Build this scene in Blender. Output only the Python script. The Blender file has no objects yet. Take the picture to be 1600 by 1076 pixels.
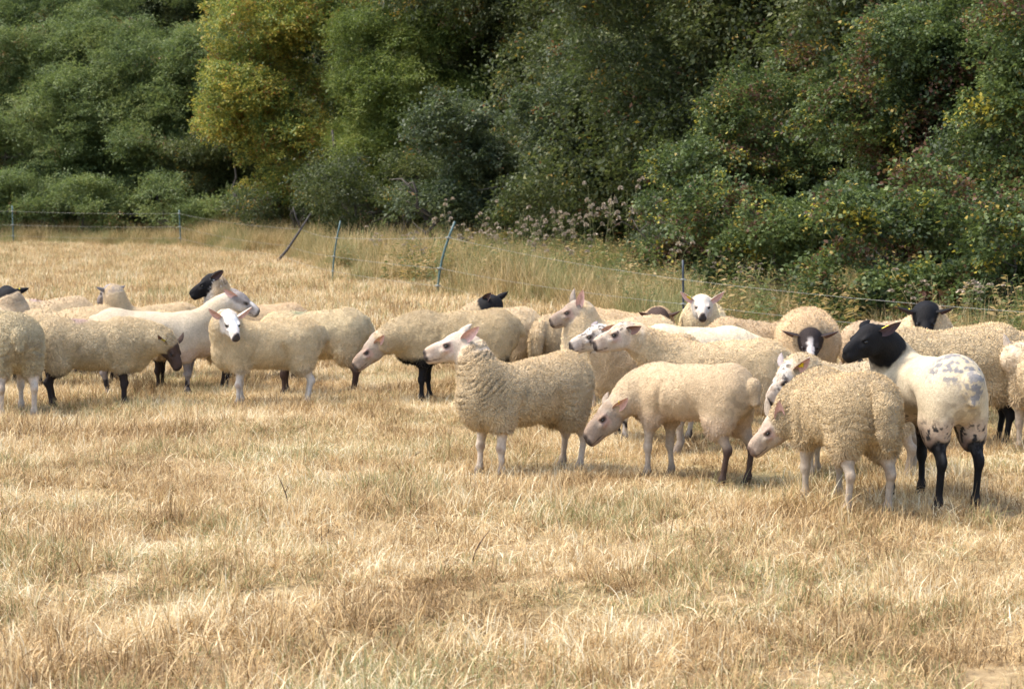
import bpy, math, random
import numpy as np
from mathutils import Vector, Matrix

random.seed(4); rng = np.random.default_rng(4)
scene = bpy.context.scene
C = scene.collection

# ------------------------------------------------------------------ camera
CAM_H = 1.62
FPX = 3111.0                       # focal length in photograph pixels (1600 wide)
PITCH = math.atan((538 - 301) / FPX)
cam_d = bpy.data.cameras.new('camera')
cam = bpy.data.objects.new('camera', cam_d); C.objects.link(cam)
cam.location = (0, 0, CAM_H)
cam.rotation_euler = (math.pi / 2 - PITCH, 0, 0)
cam_d.sensor_width = 36.0
cam_d.lens = 36.0 * FPX / 1600.0
cam_d.clip_start = 0.1; cam_d.clip_end = 600
cam_d.dof.use_dof = True
cam_d.dof.focus_distance = 11.6
cam_d.dof.aperture_fstop = 7
scene.camera = cam

# ------------------------------------------------------------------ light
SUN_EL = math.radians(60)
SUN_DIR = Vector((-0.80, 0.02, 0)).normalized() * math.cos(SUN_EL) + Vector((0, 0, math.sin(SUN_EL)))
world = bpy.data.worlds.new("World"); scene.world = world; world.use_nodes = True
wn = world.node_tree.nodes; wl = world.node_tree.links; wn.clear()
wo = wn.new('ShaderNodeOutputWorld'); wb = wn.new('ShaderNodeBackground'); ws = wn.new('ShaderNodeTexSky')
ws.sky_type = 'NISHITA'; ws.sun_disc = False
ws.sun_elevation = SUN_EL
ws.sun_rotation = math.atan2(SUN_DIR.x, SUN_DIR.y)
ws.dust_density = 3.0; ws.air_density = 1.0; ws.ozone_density = 0.6
wb.inputs['Strength'].default_value = 0.15
wl.new(ws.outputs[0], wb.inputs['Color']); wl.new(wb.outputs[0], wo.inputs['Surface'])
sl = bpy.data.lights.new('sun', 'SUN'); so = bpy.data.objects.new('sun', sl); C.objects.link(so)
sl.energy = 1.45; sl.angle = math.radians(16); sl.color = (1.0, 0.92, 0.78)
so.rotation_euler = SUN_DIR.to_track_quat('Z', 'Y').to_euler()
so.location = (-20, 10, 40)
scene.view_settings.view_transform = 'Standard'
scene.view_settings.look = 'None'
scene.view_settings.gamma = 1
scene.view_settings.exposure = 1.60
scene.view_settings.use_curve_mapping = False
scene.cycles.max_bounces = 6; scene.cycles.diffuse_bounces = 3; scene.cycles.transmission_bounces = 4
scene.cycles.transparent_max_bounces = 6

# ------------------------------------------------------------------ helpers
def ray(px, py):
    v = Vector(((px - 800) / FPX, -(py - 538) / FPX, -1))
    return (cam.rotation_euler.to_matrix() @ v)
def on_ground(px, py):
    r = ray(px, py); t = -CAM_H / r.z
    return Vector((r.x * t, r.y * t, 0))
def at_y(px, py, Y):
    r = ray(px, py); t = Y / r.y
    return Vector((r.x * t, Y, CAM_H + r.z * t))
def X_at(px, d): return (px - 800) / FPX * d

def _hash(ix, iy, iz, s):
    h = (ix * 374761393 + iy * 668265263 + iz * 2147483647 + s * 974634777) & 0xffffffff
    h = ((h ^ (h >> 13)) * 1274126177) & 0xffffffff
    h = h ^ (h >> 16)
    return (h & 0xffff).astype(np.float32) / 32767.5 - 1.0
def noise(P, scale, seed=0):
    """value noise in -1..1 at the points P (n,3)"""
    p = np.asarray(P, np.float64) * scale + 1000.0
    i = np.floor(p).astype(np.int64); f = (p - i); f = f * f * f * (f * (f * 6 - 15) + 10)
    r = 0
    for dx in (0, 1):
        wx = f[:, 0] if dx else 1 - f[:, 0]
        for dy in (0, 1):
            wy = f[:, 1] if dy else 1 - f[:, 1]
            for dz in (0, 1):
                wz = f[:, 2] if dz else 1 - f[:, 2]
                r = r + wx * wy * wz * _hash(i[:, 0] + dx, i[:, 1] + dy, i[:, 2] + dz, seed)
    return r
def fbm(P, scale, seed=0, o=3):
    r = 0; a = 1.0; t = 0
    for k in range(o):
        r = r + a * noise(P, scale * 2 ** k, seed + k * 7); t += a; a *= .5
    return r / t
def ss(a, b, x):
    t = np.clip((x - a) / (b - a), 0, 1); return t * t * (3 - 2 * t)

def np_mesh(name, V, F, mat=None, smooth=True, attrs=None):
    """V (n,3), F (m,k) numpy -> mesh"""
    me = bpy.data.meshes.new(name)
    V = np.ascontiguousarray(V, np.float32); F = np.ascontiguousarray(F, np.int32)
    me.vertices.add(len(V)); me.vertices.foreach_set('co', V.ravel())
    m, k = F.shape
    me.loops.add(m * k); me.loops.foreach_set('vertex_index', F.ravel())
    me.polygons.add(m); me.polygons.foreach_set('loop_start', np.arange(0, m * k, k, dtype=np.int32))
    me.polygons.foreach_set('loop_total', np.full(m, k, np.int32))
    if smooth: me.polygons.foreach_set('use_smooth', np.ones(m, bool))
    me.update(calc_edges=True)
    for an, (ty, arr) in (attrs or {}).items():
        a = me.attributes.new(an, ty, 'POINT')
        key = {'FLOAT': 'value', 'INT': 'value', 'FLOAT_VECTOR': 'vector', 'FLOAT_COLOR': 'color'}[ty]
        a.data.foreach_set(key, np.ascontiguousarray(arr, np.int32 if ty == 'INT' else np.float32).ravel())
    if mat: me.materials.append(mat)
    return me
def link(name, me, parent=None, **props):
    o = bpy.data.objects.new(name, me); C.objects.link(o)
    if parent: o.parent = parent
    for k, v in props.items(): o[k] = v
    return o
def thing(name, label, cat, loc=(0, 0, 0), rz=0, group=None, data=None):
    o = bpy.data.objects.new(name, data); C.objects.link(o)
    o.location = loc; o.rotation_euler = (0, 0, rz)
    o['label'] = label; o['category'] = cat
    if group: o['group'] = group
    return o

class NT:
    """tiny node-tree builder"""
    def __init__(s, name):
        s.m = bpy.data.materials.new(name); s.m.use_nodes = True
        s.t = s.m.node_tree; s.t.nodes.clear()
        s.out = s.t.nodes.new('ShaderNodeOutputMaterial')
    def n(s, ty, ins=None, **kw):
        nd = s.t.nodes.new(ty)
        for k, v in kw.items(): setattr(nd, k, v)
        for k, v in (ins or {}).items():
            if isinstance(v, bpy.types.NodeSocket): s.t.links.new(v, nd.inputs[k])
            else: nd.inputs[k].default_value = v
        return nd
    def mix(s, f, a, b, mode='MIX'):
        nd = s.n('ShaderNodeMix', data_type='RGBA', blend_type=mode)
        for k, v in ((0, f), (6, a), (7, b)):
            if isinstance(v, bpy.types.NodeSocket): s.t.links.new(v, nd.inputs[k])
            else:
                if k and len(v) == 3: v = (*v, 1)
                nd.inputs[k].default_value = v
        return nd.outputs[2]
    def ramp(s, f, stops, interp='LINEAR'):
        nd = s.n('ShaderNodeValToRGB', {0: f}); cr = nd.color_ramp; cr.interpolation = interp
        while len(cr.elements) < len(stops): cr.elements.new(0.5)
        for e, (p, c) in zip(cr.elements, stops):
            e.position = p; e.color = (*c, 1) if len(c) == 3 else c
        return nd.outputs[0]
    def math(s, op, a, b=0.0):
        nd = s.n('ShaderNodeMath', operation=op)
        for k, v in ((0, a), (1, b)):
            if isinstance(v, bpy.types.NodeSocket): s.t.links.new(v, nd.inputs[k])
            else: nd.inputs[k].default_value = v
        return nd.outputs[0]
    def noise(s, vec, scale, detail=3, rough=.55, dist=0):
        return s.n('ShaderNodeTexNoise', {'Vector': vec, 'Scale': scale, 'Detail': detail, 'Roughness': rough, 'Distortion': dist}).outputs[0]
    def surf(s, sh): s.t.links.new(sh, s.out.inputs['Surface'])

# ------------------------------------------------------------------ scatter by geometry nodes (leaves, grass)
def scatter(name, pts, rots, scl, idx, coll, parent=None, **props):
    me = np_mesh(name, pts, np.zeros((0, 3), np.int32), attrs={
        'rot': ('FLOAT_VECTOR', rots), 'scl': ('FLOAT_VECTOR', scl), 'idx': ('INT', idx)})
    o = link(name, me, parent, **props)
    key = 'scatter_' + coll.name
    ng = bpy.data.node_groups.get(key)
    if ng is None:
        ng = bpy.data.node_groups.new(key, 'GeometryNodeTree')
        ng.interface.new_socket('Geometry', in_out='INPUT', socket_type='NodeSocketGeometry')
        ng.interface.new_socket('Geometry', in_out='OUTPUT', socket_type='NodeSocketGeometry')
        N = ng.nodes; L = ng.links
        gi = N.new('NodeGroupInput'); go = N.new('NodeGroupOutput')
        ci = N.new('GeometryNodeCollectionInfo'); ci.inputs['Collection'].default_value = coll
        ci.inputs['Separate Children'].default_value = True; ci.inputs['Reset Children'].default_value = True
        ip = N.new('GeometryNodeInstanceOnPoints'); ip.inputs['Pick Instance'].default_value = True
        def na(nm, ty):
            a = N.new('GeometryNodeInputNamedAttribute'); a.data_type = ty; a.inputs['Name'].default_value = nm
            return a.outputs['Attribute']
        L.new(gi.outputs[0], ip.inputs['Points']); L.new(ci.outputs[0], ip.inputs['Instance'])
        L.new(na('rot', 'FLOAT_VECTOR'), ip.inputs['Rotation']); L.new(na('scl', 'FLOAT_VECTOR'), ip.inputs['Scale'])
        L.new(na('idx', 'INT'), ip.inputs['Instance Index'])
        L.new(ip.outputs[0], go.inputs[0])
    md = o.modifiers.new('scatter', 'NODES'); md.node_group = ng
    return o
def source(coll_name, meshes):
    c = bpy.data.collections.new(coll_name)
    for i, me in enumerate(meshes):
        c.objects.link(bpy.data.objects.new('%s_%02d' % (coll_name, i), me))
    return c

# ------------------------------------------------------------------ ground
def gh(x, y):
    """ground height"""
    P = np.stack([np.atleast_1d(x), np.atleast_1d(y), np.zeros_like(np.atleast_1d(x))], 1).astype(float)
    z = 0.035 * noise(P, .35, 3) + 0.022 * noise(P, 1.4, 5) 
    return z
m = NT('dry_turf')
geo = m.n('ShaderNodeNewGeometry').outputs['Position']
n1 = m.noise(geo, .5, 4); n2 = m.noise(geo, 14, 6, .7)
col = m.ramp(n2, [(.25, (.13, .085, .04)), (.5, (.30, .21, .10)), (.75, (.46, .34, .17))])
col = m.mix(m.ramp(n1, [(.5, (0, 0, 0)), (.68, (.5, .5, .5))]), col, (.19, .19, .07))
bp = m.n('ShaderNodeBump', {'Height': n2, 'Strength': .8, 'Distance': .03})
m.surf(m.n('ShaderNodeBsdfPrincipled', {'Base Color': col, 'Roughness': .95, 'Normal': bp.outputs[0]}).outputs[0])
M_TURF = m.m
def grid(xs, ys, hf):
    X, Y = np.meshgrid(xs, ys)
    Z = hf(X.ravel(), Y.ravel())
    V = np.stack([X.ravel(), Y.ravel(), Z], 1)
    nx, ny = len(xs), len(ys)
    i = np.arange(nx * ny).reshape(ny, nx)
    F = np.stack([i[:-1, :-1], i[:-1, 1:], i[1:, 1:], i[1:, :-1]], -1).reshape(-1, 4)
    return V, F
xs = np.concatenate([np.linspace(-300, -14, 30), np.linspace(-13, 13, 150), np.linspace(14, 300, 30)])
ys = np.concatenate([np.linspace(-60, 3, 12), np.linspace(3.3, 30, 160), np.linspace(31, 300, 70)])
V, F = grid(xs, ys, gh)
link('ground', np_mesh('ground', V, F, M_TURF), kind='structure')

# dark slope added behind the hedge so no sky shows between leaves
def hedge_y(x):
    """distance of the foot of the hedge from the camera for a given x"""
    return np.interp(x, [-60, -18, -8, -3, 2, 7, 30], [84, 72, 67, 54, 43, 27, 16])
m = NT('dark_backing')
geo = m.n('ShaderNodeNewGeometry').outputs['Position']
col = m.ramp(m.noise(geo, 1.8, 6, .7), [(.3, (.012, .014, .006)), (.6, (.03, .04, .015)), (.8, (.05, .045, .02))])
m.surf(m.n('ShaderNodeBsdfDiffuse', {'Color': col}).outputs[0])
def backing_height(x, y):
    d = y - hedge_y(x) - 9.0
    P = np.stack([x, y, 0 * x], 1)
    return np.where(d < 0, -.4, 1.0) * 1.0 + np.clip(d, 0, 60) * .75 + .7 * noise(P, .4, 9) * (d > 0)
V, F = grid(np.linspace(-120, 90, 110), np.linspace(20, 190, 110), backing_height)
link('backing_slope', np_mesh('backing_slope', V, F, m.m), kind='structure')
# ------------------------------------------------------------------ leaves, crowns, trees
def leaf_mat(name, stops, patch=None, trans=.35, sc=.55):
    m = NT(name)
    geo = m.n('ShaderNodeNewGeometry').outputs['Position']
    r = m.n('ShaderNodeAttribute', attribute_name='rnd').outputs['Fac']
    big = m.noise(geo, sc, 2); mid = m.noise(geo, 2.6, 2)
    f = m.math('ADD', m.math('MULTIPLY', m.math('SUBTRACT', big, .5), 1.1), m.math('MULTIPLY', m.math('SUBTRACT', mid, .5), .9))
    f = m.math('ADD', f, m.math('MULTIPLY', m.math('SUBTRACT', r, .5), .55))
    f = m.math('ADD', f, .5)
    col = m.ramp(f, stops)
    for (scale, seed, lo, hi, c, frac) in patch or ():
        off = m.n('ShaderNodeVectorMath', {0: geo, 1: (seed * 13.1, seed * 7.7, seed * 3.3)}, operation='ADD').outputs[0]
        w = m.n('ShaderNodeMapRange', {0: m.noise(off, scale, 2), 1: lo, 2: hi}).outputs[0]
        r2 = m.math('FRACT', m.math('MULTIPLY', r, 17.31 + seed))
        g = m.math('LESS_THAN', r2, m.math('MULTIPLY', w, frac))
        col = m.mix(g, col, c)
    d = m.n('ShaderNodeBsdfPrincipled', {'Base Color': col, 'Roughness': .55, 'Specular IOR Level': .35})
    t = m.n('ShaderNodeBsdfTranslucent', {'Color': m.mix(.5, col, (.10, .13, .02), 'ADD')})
    m.surf(m.n('ShaderNodeMixShader', {0: trans, 1: d.outputs[0], 2: t.outputs[0]}).outputs[0])
    return m.m

def clump_mesh(name, mat, n, R, ll, lw, flat=.55, twigs=5, seed=0):
    """a spray of n folded leaves along a few twigs"""
    r = np.random.default_rng(seed)
    Vs, Fs, at = [], [], []
    k = 0
    dirs = []
    for t in range(twigs):
        a = r.uniform(0, 2 * np.pi); e = r.uniform(-.3, .9)
        dirs.append((np.cos(a) * np.cos(e), np.sin(a) * np.cos(e), np.sin(e) * flat))
    for i in range(n):
        d = np.array(dirs[r.integers(twigs)]); s = R * r.uniform(.1, 1) ** .8
        p = d * s + r.normal(0, R * .13, 3); p[2] -= .25 * s * s / R
        u = d + r.normal(0, .7, 3); u[2] -= .25; u /= np.linalg.norm(u)
        nn = np.array([0, 0, 1.]) + r.normal(0, .55, 3)
        v = np.cross(nn, u); v /= np.linalg.norm(v); nn = np.cross(u, v)
        L = ll * r.uniform(.6, 1.3); W = lw * r.uniform(.7, 1.2) * .5
        q = [p, p + u * L * .45 + v * W + nn * W * .35, p + u * L - nn * L * .1, p + u * L * .45 - v * W + nn * W * .35]
        Vs += q; Fs.append((k, k + 1, k + 2, k + 3)); k += 4
        at += [r.uniform()] * 4
    return np_mesh(name, np.array(Vs), np.array(Fs), mat, smooth=False, attrs={'rnd': ('FLOAT', np.array(at))})

mb = NT('bark')
oc = mb.n('ShaderNodeTexCoord').outputs['Object']
c_ = mb.ramp(mb.noise(oc, 7, 5, .7), [(.3, (.03, .025, .018)), (.7, (.10, .085, .065))])
b_ = mb.n('ShaderNodeBump', {'Height': mb.noise(oc, 22, 4), 'Strength': .6, 'Distance': .02})
mb.surf(mb.n('ShaderNodeBsdfPrincipled', {'Base Color': c_, 'Roughness': .9, 'Normal': b_.outputs[0]}).outputs[0])
M_BARK = mb.m

def tube(path, radii, seg=7):
    """swept tube, returns V, F arrays"""
    P = np.array(path, float); n = len(P)
    T = np.gradient(P, axis=0); T /= np.linalg.norm(T, axis=1)[:, None] + 1e-9
    ref = np.array([0.31, .87, .2]); 
    A = np.cross(T, ref); A /= np.linalg.norm(A, axis=1)[:, None] + 1e-9
    B = np.cross(T, A)
    th = np.linspace(0, 2 * np.pi, seg, endpoint=False)
    R = np.array(radii, float)[:, None, None]
    V = P[:, None] + R * (np.cos(th)[None, :, None] * A[:, None] + np.sin(th)[None, :, None] * B[:, None])
    V = V.reshape(-1, 3)
    F = []
    for i in range(n - 1):
        for j in range(seg):
            a = i * seg + j; b = i * seg + (j + 1) % seg
            F.append((a, b, b + seg, a + seg))
    V = np.vstack([V, P[:1], P[-1:]])
    for j in range(seg):
        F.append((len(V) - 2, (j + 1) % seg, j, j)); q = (n - 1) * seg
        F.append((len(V) - 1, q + j, q + (j + 1) % seg, q + (j + 1) % seg))
    return V, F
class Mesher:
    def __init__(s): s.V = []; s.F = []; s.n = 0
    def add(s, V, F):
        s.V.append(np.asarray(V, float)); s.F += [tuple(i + s.n for i in f) for f in F]; s.n += len(V)
    def mesh(s, name, mat, smooth=True):
        me = bpy.data.meshes.new(name)
        V = np.vstack(s.V)
        F = [tuple(dict.fromkeys(f)) for f in s.F]
        me.from_pydata(V.tolist(), [], F)
        if smooth: me.polygons.foreach_set('use_smooth', np.ones(len(F), bool))
        me.materials.append(mat); me.update()
        return me

def make_tree(name, label, cat, group, px, d, W, H, coll, nvar, dens=55, base=0.0, lobes=26, D=None, csc=1.0, seed=0, droop=.0, limbs=7, lean=0, sp=1.0):
    r = np.random.default_rng(seed + 100)
    x0 = X_at(px, d); z0 = float(gh(x0, d)[0])
    t = thing(name, label, cat, (x0, d, z0), 0, group)
    D = D or W * .8
    # trunk and limbs
    mm = Mesher()
    nst = 1 if base > .8 else 3
    tips = []
    for s in range(nst):
        a = r.uniform(0, 6.28); off = r.normal(0, .25, 2) if nst > 1 else np.zeros(2)
        top = np.array([off[0] * 3 + lean, off[1] * 3, H * .52])
        pth = [np.array([off[0], off[1], -.2]) * (1 - q) + top * q + np.array([*r.normal(0, .06 * H * q * (1 - q) * 3, 2), 0]) for q in np.linspace(0, 1, 8)]
        R0 = (.022 * H + .02) * (.45 if 'bramble' in name else 1)
        V, F = tube(pth, [R0 * (1 - .8 * q) for q in np.linspace(0, 1, 8)], 8); mm.add(V, F)
        for k in range(limbs):
            q = r.uniform(.25, .95); i = int(q * 7); b = pth[i]
            e = r.uniform(0, 6.28); L = r.uniform(.12, .26) * min(W, H)
            tip = b + np.array([np.cos(e) * L, np.sin(e) * L * D / W, r.uniform(.05, .5) * L])
            mid = (b + tip) / 2 + r.normal(0, .12 * L, 3) + np.array([0, 0, .12 * L])
            V, F = tube([b, mid * .6 + b * .4, mid, tip], [R0 * .4, R0 * .3, R0 * .22, .008], 5); mm.add(V, F); tips.append(tip)
    link('trunk', mm.mesh('trunk', M_BARK), t)
    # crown: leaf sprays over the shells of many lobes
    cen, rad = [], []
    for k in range(lobes):
        q = r.uniform(0, 1)
        z = base + (H - base) * (.06 + .9 * q)
        wq = np.sin(np.pi * np.clip(.10 + .80 * q ** .9, 0, 1)) ** .6
        a = r.uniform(0, 6.28); rr = np.sqrt(r.uniform(.05, 1)) * .40 * wq
        R = r.uniform(.13, .27) * min(W, H) * sp * (.65 + .35 * wq)
        cen.append((np.cos(a) * rr * W * 1.05 + lean * q, np.sin(a) * rr * D * 1.05, min(z, H - R * .6))); rad.append(R)
    cen = np.array(cen); rad = np.array(rad)
    area = (rad ** 2).sum() * 4 * np.pi
    n = int(area * dens * .5)
    li = r.choice(lobes, n, p=rad ** 2 / (rad ** 2).sum())
    v = r.normal(size=(n, 3)); v /= np.linalg.norm(v, axis=1)[:, None]
    v[:, 2] = np.where(v[:, 2] < -.3, -v[:, 2] * .6, v[:, 2]); v /= np.linalg.norm(v, axis=1)[:, None]
    P = cen[li] + v * (rad[li] * r.uniform(.62, 1.12, n) * (1 + .22 * noise(v * 1.0 + li[:, None] * 3.1, 2.6, seed)))[:, None]
    # thin clumps so gaps open up
    g = fbm(P + seed, 1.1, 5 + seed, 2)
    keep = (g > -.42) & (P[:, 2] > .05)
    # drop points deep inside other lobes
    deep = np.zeros(n, bool)
    for c, R in zip(cen, rad): deep |= (((P - c) ** 2).sum(1) < (R * .6) ** 2)
    keep &= ~(deep & (r.uniform(size=n) < .8))
    P = P[keep]; v = v[keep]; n = len(P)
    yaw = np.arctan2(v[:, 1], v[:, 0]) + r.normal(0, .5, n)
    rot = np.stack([r.normal(0, .35, n), r.normal(0, .35, n) + droop, yaw], 1)
    s = r.uniform(.7, 1.25, n) * csc
    scatter('crown', P, rot, np.stack([s, s, s * .9], 1), r.integers(0, nvar, n), coll, t, kind='stuff')
    return t

G = leaf_mat
feather = G('leaf_feathery', [(.1, (0.058, 0.087, 0.031)), (.4, (0.110, 0.156, 0.053)), (.65, (0.161, 0.212, 0.069)), (.9, (0.244, 0.273, 0.095))],
            [(.6, 3, .60, .72, (.20, .12, .05), .5)])
yellow = G('leaf_turning', [(.1, (0.071, 0.121, 0.034)), (.42, (0.154, 0.203, 0.047)), (.58, (0.282, 0.280, 0.054)), (.76, (0.422, 0.365, 0.068)), (.97, (0.499, 0.338, 0.061))],
           [(1.5, 2, .5, .7, (.25, .10, .03), .3)])
bright = G('leaf_light_green', [(.1, (0.036, 0.060, 0.014)), (.4, (0.096, 0.138, 0.030)), (.65, (0.168, 0.216, 0.048)), (.9, (0.264, 0.276, 0.072))])
dark = G('leaf_dark', [(.1, (0.024, 0.033, 0.013)), (.4, (0.051, 0.071, 0.026)), (.7, (0.092, 0.114, 0.040)), (.95, (0.168, 0.168, 0.055))],  # low albedo also puts the shade of the overhung recess into the leaves
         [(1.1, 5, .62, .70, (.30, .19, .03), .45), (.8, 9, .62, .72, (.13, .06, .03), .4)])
bluish = G('leaf_bluish', [(.1, (0.027, 0.042, 0.022)), (.4, (0.060, 0.086, 0.044)), (.7, (0.103, 0.130, 0.062)), (.95, (0.175, 0.187, 0.090))],
           [(1.4, 6, .62, .70, (.22, .09, .03), .4)])
bramb = G('leaf_bramble', [(.1, (0.019, 0.032, 0.013)), (.35, (0.046, 0.071, 0.024)), (.65, (0.090, 0.131, 0.040)), (.95, (0.168, 0.210, 0.066))],
          [(.9, 4, .52, .66, (.12, .055, .032), .6), (1.3, 7, .61, .68, (.40, .34, .05), .4), (2.5, 3, .58, .68, (.34, .25, .05), .3)])
def clumps(nm, mat, n, R, ll, lw, k=4, flat=.55, tw=5):
    return source(nm, [clump_mesh(nm, mat, n, R, ll, lw, flat, tw, seed=i + 11) for i in range(k)]), k
K_F = clumps('feather_spray', feather, 62, .50, .095, .038, 4, .45, 6)
K_Y = clumps('turning_spray', yellow, 60, .42, .085, .055)
K_B = clumps('light_spray', bright, 66, .45, .085, .032, 4, .6, 6)
K_D = clumps('dark_spray', dark, 65, .45, .075, .042)
K_O = clumps('bluish_spray', bluish, 55, .36, .085, .055)
K_R = clumps('bramble_spray', bramb, 50, .30, .072, .052)

# name, label, cat, group, px, d, W, H, clumps, kwargs
TREES = [
 ('willow_tree', 'grey green feathery tree filling the far left edge of the hedge', -30, 72, 6.5, 8.6, K_F, {}),
 ('willow_tree', 'tall feathery green tree behind the leftmost fence posts', 110, 72, 6.5, 10.5, K_F, {}),
 ('willow_tree', 'feathery green tree directly left of the yellow turning tree', 250, 70, 6.2, 9.8, K_F, {}),
 ('willow_tree', 'pale green feathery tree between the two leftmost crowns', 35, 69, 5.4, 7.2, K_F, {}),
 ('willow_tree', 'pale green feathery tree in front of the pair left of the yellow tree', 185, 68, 5.6, 7.0, K_F, {}),
 ('willow_tree', 'shorter feathery green tree touching the yellow tree', 320, 67, 4.6, 7.4, K_F, {}),
 ('hedge_shrub', 'lowest scrubby shrub at the very left behind the wire', -10, 65, 4.2, 2.2, K_F, dict(lobes=14)),
 ('hedge_shrub', 'scrubby shrub between the two leftmost fence posts', 130, 64.5, 4.4, 2.0, K_F, dict(lobes=14)),
 ('hedge_shrub', 'scrubby shrub just right of the upright pale green post', 305, 62, 4.2, 2.1, K_F, dict(lobes=14)),
 ('hedge_shrub', 'low rounded green shrub at the foot of the left hedge', 60, 67, 5.0, 3.4, K_F, dict(lobes=16)),
 ('hedge_shrub', 'low green shrub with brown sprigs behind the upright green post', 215, 66, 5.0, 3.8, K_F, dict(lobes=16)),
 ('hedge_shrub', 'dark low shrub in front of the yellow tree foot', 355, 65, 4.0, 3.6, K_D, dict(lobes=14)),
 ('maple_tree', 'yellow and orange turning tree among green ones', 455, 59, 5.2, 8.6, K_Y, dict(base=1.0, lobes=40, sp=.85)),
 ('maple_tree', 'small drooping yellow bough tree left of the big yellow tree', 368, 60, 2.2, 4.8, K_Y, dict(base=2.6, lobes=9)),
 ('hedge_shrub', 'dark green shrub under the yellow tree', 455, 57, 4.2, 2.3, K_D, dict(lobes=12)),
 ('ash_tree', 'light green feathery tree right of the yellow tree', 605, 56, 3.9, 6.4, K_B, dict(base=.6)),
 ('ash_tree', 'narrow light green tree touching the dark wood', 655, 56, 3.6, 6.5, K_B, dict(base=1.2)),
 ('hedge_shrub', 'dense dark shrub behind the leaning green post', 600, 52, 4.2, 2.9, K_D, dict(lobes=16)),
 ('oak_tree', 'dark tall tree at the centre of the wood', 770, 58, 6.0, 9.5, K_D, dict(base=.8)),
 ('hedge_shrub', 'mid green rounded shrub behind the pale seed heads', 735, 47, 3.6, 3.6, K_O, dict(lobes=16)),
 ('oak_tree', 'bluish green oak bough bulging out above the seed heads', 950, 45, 4.2, 5.0, K_O, dict(base=1.6)),
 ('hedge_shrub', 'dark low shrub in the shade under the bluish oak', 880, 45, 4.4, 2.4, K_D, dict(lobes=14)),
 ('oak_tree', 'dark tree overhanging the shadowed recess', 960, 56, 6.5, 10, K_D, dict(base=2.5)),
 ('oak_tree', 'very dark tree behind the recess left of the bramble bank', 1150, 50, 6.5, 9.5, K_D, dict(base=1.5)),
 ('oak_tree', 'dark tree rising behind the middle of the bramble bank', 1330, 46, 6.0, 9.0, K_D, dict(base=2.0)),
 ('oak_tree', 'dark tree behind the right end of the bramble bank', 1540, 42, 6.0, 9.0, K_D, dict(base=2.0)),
 ('hedge_shrub', 'green shrub in the mouth of the dark recess', 1085, 37, 2.6, 2.2, K_O, dict(lobes=12)),
 ('bramble_bush', 'left end bramble bush sloping down to the dry grass', 1120, 33, 2.8, 2.3, K_R, dict(lobes=18)),
 ('bramble_bush', 'bramble bush rising beside the dark recess', 1230, 34, 3.2, 3.5, K_R, dict(lobes=22)),
 ('bramble_bush', 'high bramble bush with yellow sprigs at its crest', 1340, 35, 3.4, 4.6, K_R, dict(lobes=24)),
 ('bramble_bush', 'broad bramble bush in the middle of the bank', 1440, 30, 3.4, 4.1, K_R, dict(lobes=26)),
 ('bramble_bush', 'tallest bramble bush in the right corner of the bank', 1575, 30, 3.8, 5.1, K_R, dict(lobes=28)),
 ('bramble_bush', 'bramble bush spilling past the right edge', 1700, 26, 3.6, 4.2, K_R, dict(lobes=24)),
 ('bramble_bush', 'low bramble mound in front, behind the thin dark post', 1190, 27, 2.6, 1.7, K_R, dict(lobes=14)),
 ('bramble_bush', 'low bramble mound with many yellow leaves above the woolly backs', 1375, 24, 2.8, 1.7, K_R, dict(lobes=16)),
 ('bramble_bush', 'low leafy mound in the lower right of the bank', 1540, 22.5, 2.8, 1.8, K_R, dict(lobes=18)),
]
for i, (nm, lb, px, d, W, H, (coll, k), kw) in enumerate(TREES):
    cat = 'bush' if ('shrub' in nm or 'bush' in nm) else 'tree'
    dens = 20 if d > 40 else 46
    cs = 1.0 if d > 40 else .85
    make_tree(nm, lb, cat, {'tree': 'trees of the wood edge', 'bush': 'bushes of the hedge'}[cat], px, d, W, H, coll, k, dens=dens, seed=i, csc=cs, **kw)
# the wood behind: a far mass nobody can count
P = []
for k in range(42):
    px = -350 + k * 52 + rng.uniform(-20, 20)
    d = hedge_y(X_at(px, 60)) + 10 + rng.uniform(0, 7)
    x = X_at(px, d)
    for q in range(26):
        c = np.array([x + rng.normal(0, 1.3), d + rng.normal(0, 1.0), rng.uniform(.8, 14)]); R = rng.uniform(.8, 1.5)
        v = rng.normal(size=(85, 3)); v /= np.linalg.norm(v, axis=1)[:, None]
        P.append(c + v * R * rng.uniform(.7, 1.1, (85, 1)))
P = np.vstack(P); n = len(P)
s = rng.uniform(1.0, 1.7, n)
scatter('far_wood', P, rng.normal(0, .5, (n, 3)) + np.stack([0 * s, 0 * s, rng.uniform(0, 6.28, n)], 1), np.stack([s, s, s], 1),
        rng.integers(0, 4, n), K_D[0], kind='stuff', label='dark mass of woodland seen between the nearer trees', category='woodland')
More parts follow.
